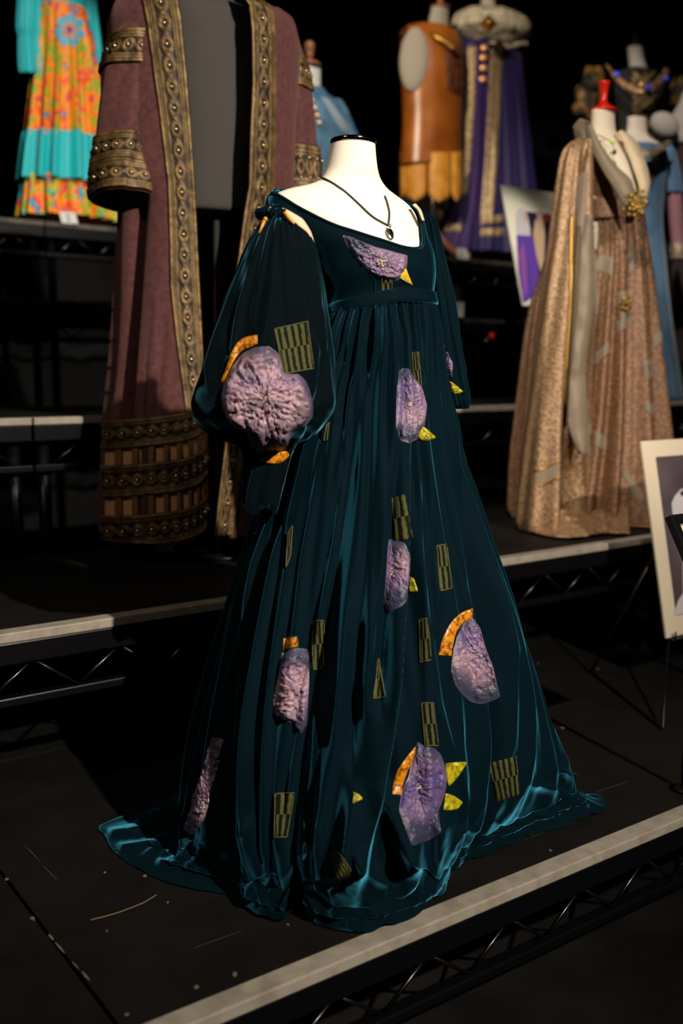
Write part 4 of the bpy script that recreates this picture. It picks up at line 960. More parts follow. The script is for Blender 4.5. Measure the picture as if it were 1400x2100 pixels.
TT = 5.55; tz = 1.757; t0 = onZ(135, 450, tz) if False else L(135, 455, TT)
pd_ = thing('printed_dress', (t0[0], t0[1], tz), 'turquoise pleated dress with orange and green psychedelic print skirt', 'dress')
G, _ = loft([(-170, 92, 160), (-120, 70, 182), (-60, 84, 172), (0, 86, 170), (22, 84, 172)], TT, q=.65, nu=80, nv=50, disp=pleat(24, .002, 1, -170, 20)); grid('bodice', G, M['turq'], pd_, close=True)
G, _ = loft([(-190, 110, 142), (-170, 108, 146), (-160, 90, 165)], TT, q=.9, nu=40, nv=12); closed('form_neck', G, M['form_cream'], pd_)
GP, _ = loft([(14, 85, 172), (60, 83, 184), (120, 80, 192), (200, 72, 200), (290, 66, 208)], TT, q=.7, nu=240, nv=90, disp=pleat(13, .026, 1, 20, 290)); grid('skirt', GP, M['print'], pd_, close=True)
G, _ = loft([(280, 66, 208), (320, 62, 211), (376, 58, 214)], TT, q=.7, nu=240, nv=30, inflate=.012, disp=pleat(13, .026, 1, 60, 376)); grid('flounce', G, M['turq'], pd_, close=True)
G, _ = loft([(368, 62, 206), (410, 60, 214), (440, 58, 226), (449, 58, 232)], TT, q=.65, nu=240, nv=30, disp=pleat(13, .028, 3, 250, 449)); G[..., 2] = np.maximum(G[..., 2], tz+.004); grid('under_flounce', G, M['print'], pd_, close=True)
G, _ = loft([(-120, 52, 84), (-60, 42, 84), (0, 38, 82), (60, 36, 81), (80, 40, 78), (110, 40, 82), (148, 42, 85), (153, 44, 84)], TT-.12, q=.8, nu=80, nv=70, disp=pleat(11, .006, 1, -120, 100)); grid('sleeve', G, M['turq'], pd_, close=True)
G, _ = loft([(-120, 160, 185), (-60, 166, 192), (0, 168, 196), (60, 172, 202), (110, 182, 207), (152, 190, 208)], TT+.1, q=.8, nu=80, nv=70, disp=pleat(11, .005, 2, -120, 100)); grid('sleeve', G, M['turq'], pd_, close=True)
SP = Surf(GP)
def petals(cx, cy, r, n, surf, mc, m1, par, rp=.5, nm='flower_print'):
    for k in range(n):
        a = k*2*math.pi/n+.3; c = (cx+r*math.cos(a), cy+r*1.15*math.sin(a)); poly = [(c[0]+r*rp*math.cos(q), c[1]+r*rp*math.sin(q)) for q in np.linspace(0, 6.283, 12, endpoint=False)]
        blob('print_petal', poly, surf, m1, par, nr=3, na=12, lift=.004, amp=.0)
    poly = [(cx+r*.75*math.cos(q), cy+r*.9*math.sin(q)) for q in np.linspace(0, 6.283, 14, endpoint=False)]; blob('print_ring', poly, surf, mc[0], par, nr=3, na=14, lift=.006, amp=0)
    poly = [(cx+r*.4*math.cos(q), cy+r*.55*math.sin(q)) for q in np.linspace(0, 6.283, 12, endpoint=False)]; blob('print_centre', poly, surf, mc[1], par, nr=3, na=12, lift=.008, amp=0)
M['p_blue'] = node_mat('print_blue', srgb(84, 170, 190), .6); M['p_orange'] = node_mat('print_orange', srgb(236, 90, 20), .6); M['p_purple'] = node_mat('print_purple', srgb(88, 62, 140), .6); M['p_pink'] = node_mat('print_pink', srgb(196, 130, 110), .6)
petals(143, 62, 22, 7, SP, (M['p_pink'], M['p_purple']), M['p_blue'], pd_)
petals(172, 158, 12, 5, SP, (M['p_orange'], M['p_pink']), M['p_orange'], pd_)

# ---- blue buttoned tunic on the fourth step
M['denim'] = node_mat('faded_blue_cloth', rough=.75, bump=(120, .3, .002)); tint(M['denim'], srgb(52, 94, 124), srgb(96, 134, 158), 9, .35, .65)
M['denim_pale'] = node_mat('pale_grey_yoke', srgb(150, 160, 168), .7)
BT = 5.42; b0 = L(640, 600, BT); bt_form = thing('dress_form', (b0[0], b0[1], 1.302), 'white dress form with turned wooden finial wearing the faded blue tunic', 'dress form')
G, _ = loft([(137, 612, 657), (160, 614, 657), (178, 616, 657), (192, 606, 668), (205, 596, 690), (230, 598, 700), (300, 604, 706), (420, 600, 704)], BT, q=.65, nu=60, nv=50); closed('torso', G, M['form_white'], bt_form); tp = G[0].mean(0)
V, Fs = turned(tp, [(0, 0), (.057, 0), (.06, .012), (.045, .024), (.014, .032), (.012, .04), (.022, .05), (.023, .06), (.020, .064), (.026, .074), (.028, .105), (.024, .118), (.012, .126), (0, .128)], 24); mesh('finial', V, Fs, M['wood'], bt_form)
add_tube('stand_pole', [G[-1].mean(0), (G[-1].mean(0)[0], G[-1].mean(0)[1], 1.31)], .016, M['pole'], bt_form)
tn = thing('blue_tunic', (b0[0], b0[1], 1.302), 'faded blue tunic with copper buttons and pale shoulder yoke behind the plum coat', 'tunic')
GT2, _ = loft([(180, 612, 661), (190, 604, 668), (200, 594, 684), (212, 584, 700), (232, 572, 712), (262, 566, 722), (300, 566, 724), (420, 566, 726), (540, 560, 735), (640, 556, 742)], BT, q=.62, nu=140, nv=100, inflate=.008, disp=pleat(9, .010, 1, 200, 600)); grid('tunic_body', GT2, M['denim'], tn, close=True, solid=.004)
ST2 = Surf(GT2)
quadpatch('yoke', [(655, 196), (676, 204), (722, 268), (706, 276)], ST2, M['denim_pale'], tn, 16, 8, .005)
G, _ = loft([(205, 676, 700), (225, 680, 712), (250, 690, 722), (275, 698, 732), (300, 704, 742), (400, 712, 750)], BT+.02, q=.9, nu=60, nv=40, disp=pleat(5, .006, 1, 200, 400)); grid('sleeve', G, M['denim'], tn, close=True, solid=.003)
for x, y in ((639, 207), (645, 223), (650, 238), (654, 253)):
    h = ST2.hit(x, y)
    if h is not None: disc(h[0]-FW*.008, -FW, .014, .011, .005, M['stud_c'] if 'stud_c' in M else M.setdefault('stud_c', node_mat('copper_button', srgb(226, 166, 110), .3, .5)), 'button', tn)

# ---- leather tunic and purple robe on the top step
M['leather'] = node_mat('tan_leather', rough=.33, spec=.6, bump=(40, .15, .004)); tint(M['leather'], srgb(138, 72, 18), srgb(190, 112, 38), 5, .3, .7)
M['leather_tab_lit'] = node_mat('yellow_leather_lit', rough=.5); tint(M['leather_tab_lit'], srgb(206, 130, 36), srgb(240, 174, 70), 14, .3, .7)  # yellow tab leather, its colour raised to carry the highlight on the tabs
M['feather'] = node_mat('dark_tooled_leather', rough=.6, bump=(60, 1, .01)); tint(M['feather'], srgb(60, 30, 14), srgb(120, 62, 30), 30)
LT = 7.05; l0 = L(885, 530, LT); lf = thing('dress_form', (l0[0], l0[1], 1.757), 'pale dress form with an armhole cap on a claw-footed pole wearing the tan leather tunic', 'dress form')
G, _ = loft([(18, 884, 921), (35, 880, 921), (55, 874, 922), (64, 864, 930), (72, 836, 938), (100, 836, 940), (200, 838, 940), (300, 838, 938), (345, 842, 935)], LT, q=.62, nu=60, nv=60); closed('torso', G, M['form_grey'], lf); tp = G[0].mean(0)
V, Fs = turned(tp, [(0, 0), (.062, 0), (.066, .012), (.03, .022), (.016, .03), (.02, .05), (.03, .08), (.03, .12), (0, .14)], 24); mesh('finial', V, Fs, M['wood'], lf)
c_ = L(849, 122, LT-.17); V, Fs = ball((0, 0, 0), 1, 32, 20); V = np.array(V); mesh('armhole_cap', c_+V[:, :1]*.098*RT+V[:, 1:2]*.05*FW+V[:, 2:]*np.array([.012, 0, .205]), Fs, M['form_grey'], lf)
c0 = G[-1].mean(0); add_tube('stand_pole', [c0, (c0[0], c0[1], 1.95)], .022, M['pole'], lf); add_tube('stand_leg', bez([(c0[0], c0[1], 1.98), (c0[0]-.05, c0[1]-.03, 1.9), (c0[0]-.14, c0[1]-.12, 1.79), (c0[0]-.2, c0[1]-.16, 1.782)], 14), .022, M['wood'], lf)
add_tube('stand_leg', bez([(c0[0], c0[1], 1.98), (c0[0]+.05, c0[1]-.05, 1.9), (c0[0]+.1, c0[1]-.18, 1.79), (c0[0]+.13, c0[1]-.24, 1.782)], 14), .022, M['wood'], lf); add_tube('stand_leg', bez([(c0[0], c0[1], 1.98), (c0[0], c0[1]+.08, 1.9), (c0[0], c0[1]+.2, 1.782)], 14), .022, M['wood'], lf)
lt = thing('leather_tunic', (l0[0], l0[1], 2.3), 'sleeveless tan leather tunic with rounded tabs along its hem', 'tunic')
LR = [(58, 850, 925), (66, 832, 938), (90, 824, 946), (150, 824, 948), (190, 826, 947), (250, 828, 945), (320, 824, 945), (345, 822, 946)]
GL, _ = loft(LR, LT, q=.64, nu=120, nv=80, inflate=.01); grid('tunic_body', GL, M['leather'], lt, close=True, solid=.006); SL = Surf(GL)
for k, (xa, xb, yb) in enumerate(((821, 829, 405), (827, 874, 412), (878, 925, 414), (926, 946, 412))):
    n = 14; A = [(xa+ (xb-xa)/2*(1-math.sqrt(max(0, 1-max(0, (s-.75)/.25)**2))), 312+(yb-312)*s) for s in np.linspace(0, 1, n)]; B = [(xb-(xb-xa)/2*(1-math.sqrt(max(0, 1-max(0, (s-.75)/.25)**2))), 312+(yb-312)*s) for s in np.linspace(0, 1, n)]
    tf = lambda x: LT-.02-.15*math.sqrt(max(0, 1-((x-884)/66)**2))
    Gt_ = np.array([[L(a[0]+(b[0]-a[0])*u, a[1], tf(a[0]+(b[0]-a[0])*u)-.012*math.sin(math.pi*u)) for u in np.linspace(0, 1, 9)] for a, b in zip(A, B)]); tb = grid('hem_tab', Gt_, M['leather_tab_lit'], lt, solid=.008)
quadpatch('tooled_panel', [(912, 90), (944, 100), (946, 200), (916, 185)], SL, M['feather'], lt, 14, 10, .012, lambda u, v: .02*np.abs(np.sin(v*14))*u)
strip('collar_trim', [(866, 58, 6.92), (890, 66, 6.86), (918, 80, 6.85), (934, 92, 6.86)], [(868, 64, 6.9), (888, 74, 6.84), (912, 88, 6.83), (926, 102, 6.84)], M['braid'], lt, 24, 6, .01)
strip('shoulder_fringe', [(818, 68, 6.9), (832, 56, 6.95), (856, 52, 6.95), (872, 60, 6.92)], [(822, 78, 6.87), (836, 66, 6.9), (856, 62, 6.9), (870, 72, 6.88)], M['feather'], lt, 24, 6, .02, .02, 3)

M['purple'] = node_mat('purple_velvet', srgb(50, 22, 92), .7, sheen=(.3, (.5, .3, 1), .35)); M['indigo'] = node_mat('indigo_velvet', srgb(26, 14, 74), .7, sheen=(.35, (.35, .25, 1), .35))
M['fur'] = node_mat('white_fur', rough=.95, bump=(60, 1, .01)); tint(M['fur'], srgb(160, 150, 132), srgb(216, 206, 186), 26, .3, .6)
M['beadband'] = node_mat('gold_bead_band', rough=.4, metal=.3, bump=(90, 1, .006)); tint(M['beadband'], srgb(112, 92, 66), srgb(196, 172, 132), 60, .35, .6)
PT = 7.5; p0 = L(1005, 530, PT); rb = thing('purple_robe', (p0[0], p0[1], 1.757), 'purple and indigo robe with white fur collar and gold beaded bands', 'robe')
G, _ = loft([(-20, 988, 1012), (0, 986, 1014), (16, 984, 1018)], PT, q=.9, nu=40, nv=12); closed('form_neck', G, M['form_cream'], rb)
GR, _ = loft([(40, 955, 1060), (80, 944, 1072), (140, 944, 1078), (240, 944, 1086), (340, 938, 1096), (440, 920, 1108), (500, 905, 1118), (523, 900, 1122)], PT, q=.5, nu=260, nv=100, disp=pleat(15, .022, 3, 60, 500)); G_ = GR; GR[..., 2] = np.maximum(GR[..., 2], 1.76); grid('cape', GR, M['indigo'], rb, close=True)
GF, _ = loft([(92, 955, 1024), (200, 950, 1026), (300, 944, 1028), (400, 930, 1030), (519, 893, 1032)], PT-.17, q=.42, nu=160, nv=80, disp=pleat(9, .010, 5, 100, 500)); GF[..., 2] = np.maximum(GF[..., 2], 1.762); grid('gown_front', GF, M['purple'], rb, close=True); SFm = Multi(Surf(GF), Surf(GR))
quadpatch('beaded_band', ([(952, 92), (948, 180), (944, 280), (940, 400)], [(978, 96), (975, 180), (968, 280), (958, 400)]), SFm, M['beadband'], rb, 60, 8, .012)
quadpatch('beaded_band', ([(1005, 96), (1001, 200), (994, 320), (984, 462)], [(1030, 94), (1026, 200), (1020, 320), (1008, 455)]), SFm, M['beadband'], rb, 60, 8, .012)
for a, b in (((895, 432), (940, 430)), ((892, 460), (946, 458)), ((985, 444), (1034, 440)), ((985, 468), (1034, 468))):
    quadpatch('hem_band', [(a[0], a[1]), (b[0], b[1]), (b[0], b[1]+16), (a[0], a[1]+16)], SFm, M['beadband'], rb, 6, 30, .012)
GFu, _ = loft([(20, 980, 1024), (27, 958, 1050), (38, 934, 1078), (54, 922, 1092), (66, 922, 1092), (80, 936, 1076), (92, 962, 1050)], PT-.05, q=.75, nu=160, nv=50); GFu = GFu-FW*(.02*vnoise(GFu, 12, 3, 3))[..., None]; GFu[..., 2] += .018*vnoise(GFu, 14, 9, 2); grid('fur_collar', GFu, M['fur'], rb, close=True, solid=.01)
SFu = Surf(GFu); M['medal'] = node_mat('antique_gold', srgb(150, 112, 50), .4, .8, bump=(60, .8, .004))
h = SFu.hit(1001, 49)
cm = L(1001, 49, PT-.48); V, Fs = join([([cm+RT*.066, cm+np.array([0, 0, .062]), cm-RT*.066, cm-np.array([0, 0, .066]), cm-FW*.03], [(0, 1, 4), (1, 2, 4), (2, 3, 4), (3, 0, 4), (3, 2, 1, 0)])]); br_ = mesh('diamond_brooch', V, Fs, M['medal'], rb, smooth=False); V, Fs = ball(cm-FW*.03, .018, 12, 8); mesh('brooch_boss', V, Fs, M['braid'], br_)
for x, y in ((992, 100), (990, 120), (990, 141), (989, 164)):
    h = SFm.hit(x, y)
    if h is not None: disc(h[0]-FW*.02, -FW, .026, .024, .010, M['stud_c'], 'button', rb)
for x in range(940, 1082, 9):
    lump('fur_tuft', x, 82+12*math.cos((x-1008)/72*1.4), PT-.16+abs(x-1008)*.0022, .03, .03, .03, M['fur'], rb, .3, x)

# ---- pale blue gown, third step, right
M['sky'] = node_mat('powder_blue_crepe', rough=.7, sheen=(.3, (.8, .9, 1), .4)); tint(M['sky'], srgb(74, 108, 142), srgb(96, 132, 166), 8)
M['skysatin'] = node_mat('blue_satin', srgb(110, 150, 176), .35); M['sequin'] = node_mat('silver_sequins', rough=.35, metal=.5, bump=(120, 1, .004)); tint(M['sequin'], srgb(86, 84, 86), srgb(186, 160, 130), 70, .35, .6)
M['pink'] = node_mat('dusty_pink_knit', srgb(160, 112, 122), .85)
ST3 = 5.5; s0 = L(1325, 800, ST3); sf = thing('dress_form', (s0[0], s0[1], .86), 'cream dress form without finial wearing the powder blue gown', 'dress form')
G, _ = loft([(243, 1284, 1327), (262, 1283, 1328), (275, 1280, 1330), (285, 1268, 1342), (293, 1256, 1356), (305, 1250, 1368), (340, 1262, 1366), (440, 1275, 1350)], ST3, q=.6, nu=60, nv=50); closed('torso', G, M['form_cream'], sf); add_tube('stand_pole', [G[-1].mean(0), (G[-1].mean(0)[0], G[-1].mean(0)[1], .87)], .016, M['pole'], sf)
sg = thing('blue_gown', (s0[0], s0[1], .86), 'powder blue gown with sequinned neckline and pink undersleeves, partly behind the gold gown', 'dress')
GB, _ = loft([(302, 1256, 1366), (330, 1252, 1372), (400, 1266, 1362), (450, 1274, 1358), (520, 1262, 1364), (620, 1250, 1374), (720, 1238, 1388), (800, 1226, 1402), (816, 1224, 1404)], ST3, q=.66, nu=180, nv=100, inflate=.01, disp=pleat(8, .012, 2, 450, 820)); GB[..., 2] = np.maximum(GB[..., 2], .862); grid('gown_body', GB, M['sky'], sg, close=True); SB = Surf(GB)
strip('neckline', [(1300, 306, 5.3), (1330, 304, 5.3), (1350, 298, 5.36), (1368, 288, 5.45)], [(1310, 326, 5.28), (1334, 324, 5.28), (1356, 312, 5.33), (1378, 292, 5.44)], M['sequin'], sg, 30, 8, .01, solid=.004)
quadpatch('bodice_panel', [(1312, 318), (1350, 314), (1338, 360), (1322, 400)], SB, M['skysatin'], sg, 12, 10, .008)
quadpatch('beaded_panel', [(1334, 318), (1356, 308), (1342, 350), (1326, 396)], SB, M['sequin'], sg, 12, 6, .014)
h = SB.hit(1343, 326); disc((h[0] if h is not None else L(1343, 326, 5.3))-FW*.02, -FW, .014, .014, .006, M['stud_c'], 'brooch', sg)
G, _ = loft([(296, 1358, 1374), (310, 1356, 1384), (340, 1358, 1390), (380, 1362, 1398), (396, 1364, 1400)], ST3+.08, q=.9, nu=60, nv=40, disp=pleat(5, .006, 1, 300, 380)); sv = grid('sleeve', G, M['sky'], sg, close=True, solid=.004)
G, _ = loft([(380, 1368, 1396), (440, 1370, 1402), (505, 1376, 1408)], ST3+.08, q=.9, nu=50, nv=40, disp=pleat(5, .004, 1, 380, 480)); grid('undersleeve', G, M['pink'], sv, close=True)
G, _ = loft([(500, 1375, 1409), (515, 1373, 1411), (531, 1374, 1410)], ST3+.08, q=.9, nu=50, nv=16, inflate=.005); grid('jewelled_cuff', G, M['sequin'], sv, close=True)

# ---- black gown with jewelled collar, fourth step, right; brown gown at the edge
M['blackcloth'] = node_mat('black_velvet', (.006, .006, .007), .9); M['lattice'] = node_mat('gold_lattice', srgb(140, 124, 88), .4, .5); M['jewel'] = node_mat('jewelled_braid', rough=.35, metal=.4, bump=(70, 1, .008)); tint(M['jewel'], srgb(90, 62, 36), srgb(190, 150, 112), 50)
M['sapphire'] = node_mat('blue_stone', srgb(60, 70, 220), .15, coat=1); M['wing'] = node_mat('dull_gold_brocade', rough=.6, metal=.3, bump=(50, 1, .01)); tint(M['wing'], srgb(24, 17, 8), srgb(124, 92, 40), 12, .42, .6, 5)
KT = 7.15; k0 = L(1312, 600, KT); kf = thing('black_gown', (k0[0], k0[1], 1.302), 'black gown with jewelled V collar and gold lattice panel at the back right', 'dress')
G, _ = loft([(98, 1286, 1317), (120, 1288, 1320), (140, 1290, 1326), (150, 1286, 1330)], KT, q=.9, nu=40, nv=20); closed('form_neck', G, M['form_grey'], kf); tp = G[0].mean(0); V, Fs = turned(tp, [(0, 0), (.05, 0), (.05, .01), (.02, .03), (.02, .09), (.0, .1)], 20); mesh('finial', V, Fs, M['blackcloth'], kf)
GK, _ = loft([(142, 1285, 1332), (155, 1262, 1360), (180, 1254, 1372), (260, 1262, 1368), (420, 1250, 1380), (620, 1235, 1400), (655, 1230, 1404)], KT, q=.6, nu=120, nv=60, disp=pleat(9, .02, 1, 200, 640)); GK[..., 2] = np.maximum(GK[..., 2], 1.304); grid('gown_body', GK, M['blackcloth'], kf, close=True); SK = Surf(GK)
pn = quadpatch('lattice_panel', [(1296, 148), (1332, 150), (1338, 240), (1296, 238)], SK, M['wing'], kf, 14, 8, .01)
tt_ = KT-.26
for k in range(-1, 5):
    for sg_ in (1, -1):
        a = (1296 if sg_ > 0 else 1338, 150+k*24); b = (1338 if sg_ > 0 else 1296, 150+k*24+46)
        if a[1] < 145: continue
        seamline('lattice_cord', [a, b], SK, .009, M['lattice'], kf, 8, .02)
strip('jewelled_collar', [(1241, 132, 6.95), (1262, 152, 6.86), (1286, 170, 6.80), (1312, 182, 6.76)], [(1246, 138, 6.95), (1258, 160, 6.86), (1282, 184, 6.80), (1312, 198, 6.76)], M['jewel'], kf, 30, 8, .012, solid=.01)
strip('jewelled_collar', [(1312, 182, 6.76), (1336, 172, 6.80), (1352, 156, 6.86), (1362, 140, 6.95)], [(1312, 198, 6.76), (1342, 186, 6.80), (1362, 168, 6.86), (1372, 148, 6.95)], M['jewel'], kf, 30, 8, .012, solid=.01)
for x, y, mm in ((1315, 174, 'stud_c'), (1315, 188, 'stud_c'), (1329, 179, 'sapphire'), (1365, 161, 'sapphire'), (1265, 152, 'sapphire')): lump('collar_stone', x, y, 6.72 if abs(x-1315) < 20 else 6.82, .02, .012, .018, M[mm], kf, 0)
lump('puffed_shoulder', 1216, 168, 7.25, .085, .07, .10, M['wing'], kf, .5, 4); lump('puffed_shoulder', 1205, 210, 7.25, .10, .06, .11, M['wing'], kf, .5, 8)
lump('puffed_shoulder', 1392, 190, 7.2, .06, .06, .10, M['wing'], kf, .5, 14)
M['umber'] = node_mat('dark_brown_velvet', srgb(52, 34, 32), .8, sheen=(.4, (.6, .4, .4), .4)); UT = 6.4; u0 = L(1400, 640, UT)
um = thing('brown_gown', (u0[0], u0[1], 1.303 if u0[1] > 4.2 else .86), 'dark brown sleeveless gown on a pale form, cut by the right picture edge', 'dress')
G, _ = loft([(190, 1398, 1436), (215, 1388, 1440), (240, 1372, 1452), (255, 1362, 1462), (300, 1360, 1462)], UT, q=.7, nu=60, nv=40); closed('form_torso', G, M['form_grey'], um)
c_ = L(1362, 256, UT-.2); V, Fs = ball((0, 0, 0), 1, 28, 18); V = np.array(V); mesh('armhole_cap', c_+V[:, :1]*.085*RT+V[:, 1:2]*.05*FW+V[:, 2:]*(np.array([0, 0, .075])+RT*-.02), Fs, M['form_grey'], um)
G, _ = loft([(262, 1372, 1460), (300, 1376, 1458), (360, 1380, 1456), (460, 1386, 1452), (640, 1376, 1470), (740, 1366, 1480)], UT, q=.7, nu=100, nv=50, inflate=.01, disp=pleat(9, .015, 1, 460, 740)); grid('gown_body', G, M['umber'], um, close=True)
# ============================================================ photo boards, easels, cards, odds and ends
M['board'] = node_mat('cream_foam_board', srgb(214, 200, 176), .7); M['boardwhite'] = node_mat('white_foam_board', srgb(226, 220, 200), .7)
M['frame'] = node_mat('black_gloss_frame', (.008, .008, .008), .2, coat=.6); M['wire'] = node_mat('black_wire', (.006, .006, .006), .4, .5)
M['photo_bg'] = node_mat('grey_violet_print', rough=.45); tint(M['photo_bg'], srgb(62, 52, 58), srgb(112, 98, 108), 3.2, .3, .75)
M['photo_white'] = node_mat('print_pale', srgb(196, 190, 194), .45); M['photo_dark'] = node_mat('print_dark', srgb(38, 30, 40), .45)
M['ph_navy'] = node_mat('print_navy', srgb(30, 24, 52), .45); M['ph_purple'] = node_mat('print_purple_cloth', srgb(92, 60, 158), .45); M['ph_mauve'] = node_mat('print_mauve', srgb(140, 80, 160), .45); M['ph_tan'] = node_mat('print_tan', srgb(196, 158, 140), .45); M['ph_gold'] = node_mat('print_gold', srgb(190, 160, 130), .45); M['ph_red'] = node_mat('print_red', srgb(170, 50, 60), .45)
class Board:
    """rectangular board parallel to the stage front, leaning back; board coords a (0..1 across), b (0..1 down)"""
    def __init__(s, tl, bl, wid, Yb):
        s.bl = onY(bl[0], bl[1], Yb); d = ray(*tl)
        # lean back so that the upper left corner falls on tl: solve for Y on that ray keeping X of the lower corner
        k = s.bl[0]/d[0]; s.tl = CAM+d*k; s.tl[0] = s.bl[0]; s.w = wid; s.dn = s.bl-s.tl; s.H = np.linalg.norm(s.dn)
        s.ac = np.array([1.0, 0, 0]); s.n = np.cross(s.dn/s.H, s.ac); s.n = s.n if s.n[1] < 0 else -s.n
    def p(s, a, b, o=0.0): return s.tl+s.ac*(a*s.w)+s.dn*b+s.n*o
    def slab(s, name, a0, a1, b0, b1, o0, o1, m, par, **k):
        V = [s.p(a, b, o) for a in (a0, a1) for b in (b0, b1) for o in (o0, o1)]; return mesh(name, V, [(0, 1, 3, 2), (4, 6, 7, 5), (0, 4, 5, 1), (2, 3, 7, 6), (0, 2, 6, 4), (1, 5, 7, 3)], m, par, smooth=False, **k)
    def shape(s, name, pts, o, m, par):
        pts = [(min(max(a, 0), 1), min(max(b, 0), 1)) for a, b in pts]; V = [s.p(a, b, o) for a, b in pts]+[s.p(a, b, o-.0008) for a, b in pts]; n = len(pts)
        return mesh(name, V, [list(range(n)), list(range(n, 2*n))[::-1]]+[[i, (i+1) % n, n+(i+1) % n, n+i] for i in range(n)], m, par, smooth=False)
def ell(ca, cb, ra, rb_, n=18): return [(ca+ra*math.cos(q), cb+rb_*math.sin(q)) for q in np.linspace(0, 6.283, n, endpoint=False)]
# --- upright colour photograph on the third step
B = Board((1026, 379), (1072, 626), .50, 3.45)
root = thing('photo_board', tuple(B.p(.3, 1)), 'tilted white-bordered colour photograph of two costumed people in purple, left of the gold gown', 'photo board')
B.slab('board', 0, 1, 0, 1, -.006, 0, M['boardwhite'], root)
pr_ = B.slab('photo_print', .16, .84, .20, .92, 0, .001, M['ph_navy'], root)
def sh(pts, o, m): B.shape('print_shape', pts, o, M[m], root)
def tob(px, py):
    d = ray(px, py); k = ((B.tl-CAM)@B.n)/(d@B.n); P = CAM+d*k-B.tl; return (P@B.ac/B.w, P@B.dn/B.H**2)
sh([tob(*p) for p in ((1058, 478), (1088, 478), (1100, 520), (1108, 600), (1072, 622), (1062, 560))], .0022, 'ph_purple')
sh([tob(*p) for p in ((1056, 440), (1062, 428), (1072, 427), (1080, 440), (1086, 470), (1086, 484), (1058, 482))], .003, 'photo_white')
sh([tob(*p) for p in ((1073, 436), (1080, 440), (1080, 456), (1074, 454))], .004, 'ph_tan')
sh([tob(*p) for p in ((1062, 520), (1072, 500), (1078, 540), (1080, 600), (1072, 612))], .004, 'ph_mauve')
sh([tob(*p) for p in ((1092, 480), (1096, 452), (1112, 450), (1116, 480), (1114, 540), (1108, 560), (1098, 520))], .003, 'ph_gold')
sh([tob(*p) for p in ((1099, 436), (1106, 432), (1112, 438), (1110, 454), (1100, 454))], .004, 'ph_tan'); sh([tob(*p) for p in ((1114, 440), (1122, 436), (1124, 454), (1116, 456))], .004, 'ph_red')
pb_ = B.p(.17, 1, -.02); add_tube('stand_pole', [B.p(.17, .8, -.012), pb_, (pb_[0], pb_[1]-.0, .862)], .014, M['pole'], root, 10)
V, Fs = turned((pb_[0], pb_[1], .858), [(0, .0), (.12, .0), (.12, .008), (.02, .016), (0, .017)], 24); mesh('stand_base', V, Fs, M['steel'], root)
# --- black and white photograph on the wire easel, right edge
B = Board((1314, 905), (1366, 1309), .46, 1.90)
root = thing('photo_board', tuple(B.p(.5, 1)), 'cream-bordered black and white photograph of a woman in white, leaning on the wire easel', 'photo board')
B.slab('board', 0, 1, 0, 1, -.006, 0, M['board'], root); B.slab('photo_print', .135, .90, .085, .90, 0, .0008, M['photo_bg'], root)
sh([tob(*p) for p in ((1376, 1032), (1382, 1018), (1394, 1004), (1402, 1002), (1430, 1010), (1440, 1060), (1430, 1085), (1385, 1075), (1378, 1056))], .0022, 'photo_white')
sh([tob(*p) for p in ((1382, 1254), (1390, 1230), (1400, 1215), (1420, 1150), (1440, 1160), (1470, 1240), (1476, 1240), (1384, 1262))], .0022, 'photo_white')
sh([tob(*p) for p in ((1398, 1120), (1404, 1100), (1430, 1100), (1434, 1180), (1412, 1230), (1399, 1230))], .0026, 'photo_white')
sh([tob(*p) for p in ((1392, 1010), (1402, 1004), (1404, 1014), (1396, 1018))], .003, 'photo_dark')
f1 = onZ(1358, 1493, .006); f2 = onZ(1211, 1377, .006); ctop = B.p(.06, 1.0, .0)
ea = thing('wire_easel', (f1[0], f1[1], 0), 'thin black wire easel standing on the front deck at the right edge', 'easel')
dX = np.array([.40, 0, 0]); up0 = B.p(.06, .55, -.012)
for s_ in (0, 1):
    sft = dX*s_; add_tube('front_leg', [f1+sft, ctop+sft+B.n*-.010+[0, 0, -.01], up0+sft], .0042, M['wire'], ea, 6); add_tube('ledge_hook', bez([ctop+sft-B.n*.010+[0, 0, -.012], ctop+sft+B.n*.012+[0, 0, -.014], ctop+sft+B.n*.014+[0, 0, .016]], 8), .004, M['wire'], ea, 6)
    add_tube('back_leg', [up0+sft, f2+sft*.8], .0042, M['wire'], ea, 6)
    e = f2+sft*.8; add_tube('side_wire', [f1+sft, e], .0036, M['wire'], ea, 6)
add_tube('cross_wire', [ctop-B.n*.010+[0, 0, -.012], ctop+dX-B.n*.010+[0, 0, -.012]], .004, M['wire'], ea, 6)
# --- black picture frame in front, cut by the right edge
fr = [L(1369, 1058, 2.2), L(1460, 1046, 2.42), L(1500, 1220, 2.36), L(1432, 1210, 2.14)]
fo_ = thing('picture_frame', tuple(sum(fr)/4), 'black glossy picture frame jutting in at the right edge before the photo board', 'picture frame')
ctr = sum(fr)/4; nrm_ = np.cross(fr[1]-fr[0], fr[3]-fr[0]); nrm_ /= np.linalg.norm(nrm_); nrm_ = nrm_ if nrm_@FW < 0 else -nrm_
inn = [p+(ctr-p)*.26 for p in fr]; V = [p+nrm_*.008 for p in fr]+[p+nrm_*.008 for p in inn]+[p-nrm_*.01 for p in fr]+[p-nrm_*.01 for p in inn]
Fs = []
for i in range(4):
    j = (i+1) % 4; Fs += [[i, j, 4+j, 4+i], [8+i, 12+i, 12+j, 8+j], [i, 8+i, 8+j, j], [4+i, 4+j, 12+j, 12+i]]
o = mesh('frame', V, Fs, M['frame'], fo_, smooth=False); bv = o.modifiers.new('bevel', 'BEVEL'); bv.width = .003; bv.segments = 2
mesh('mount', [p for p in inn]+[p-nrm_*.004 for p in inn], [[0, 1, 2, 3], [7, 6, 5, 4]], M['board'], fo_, smooth=False)
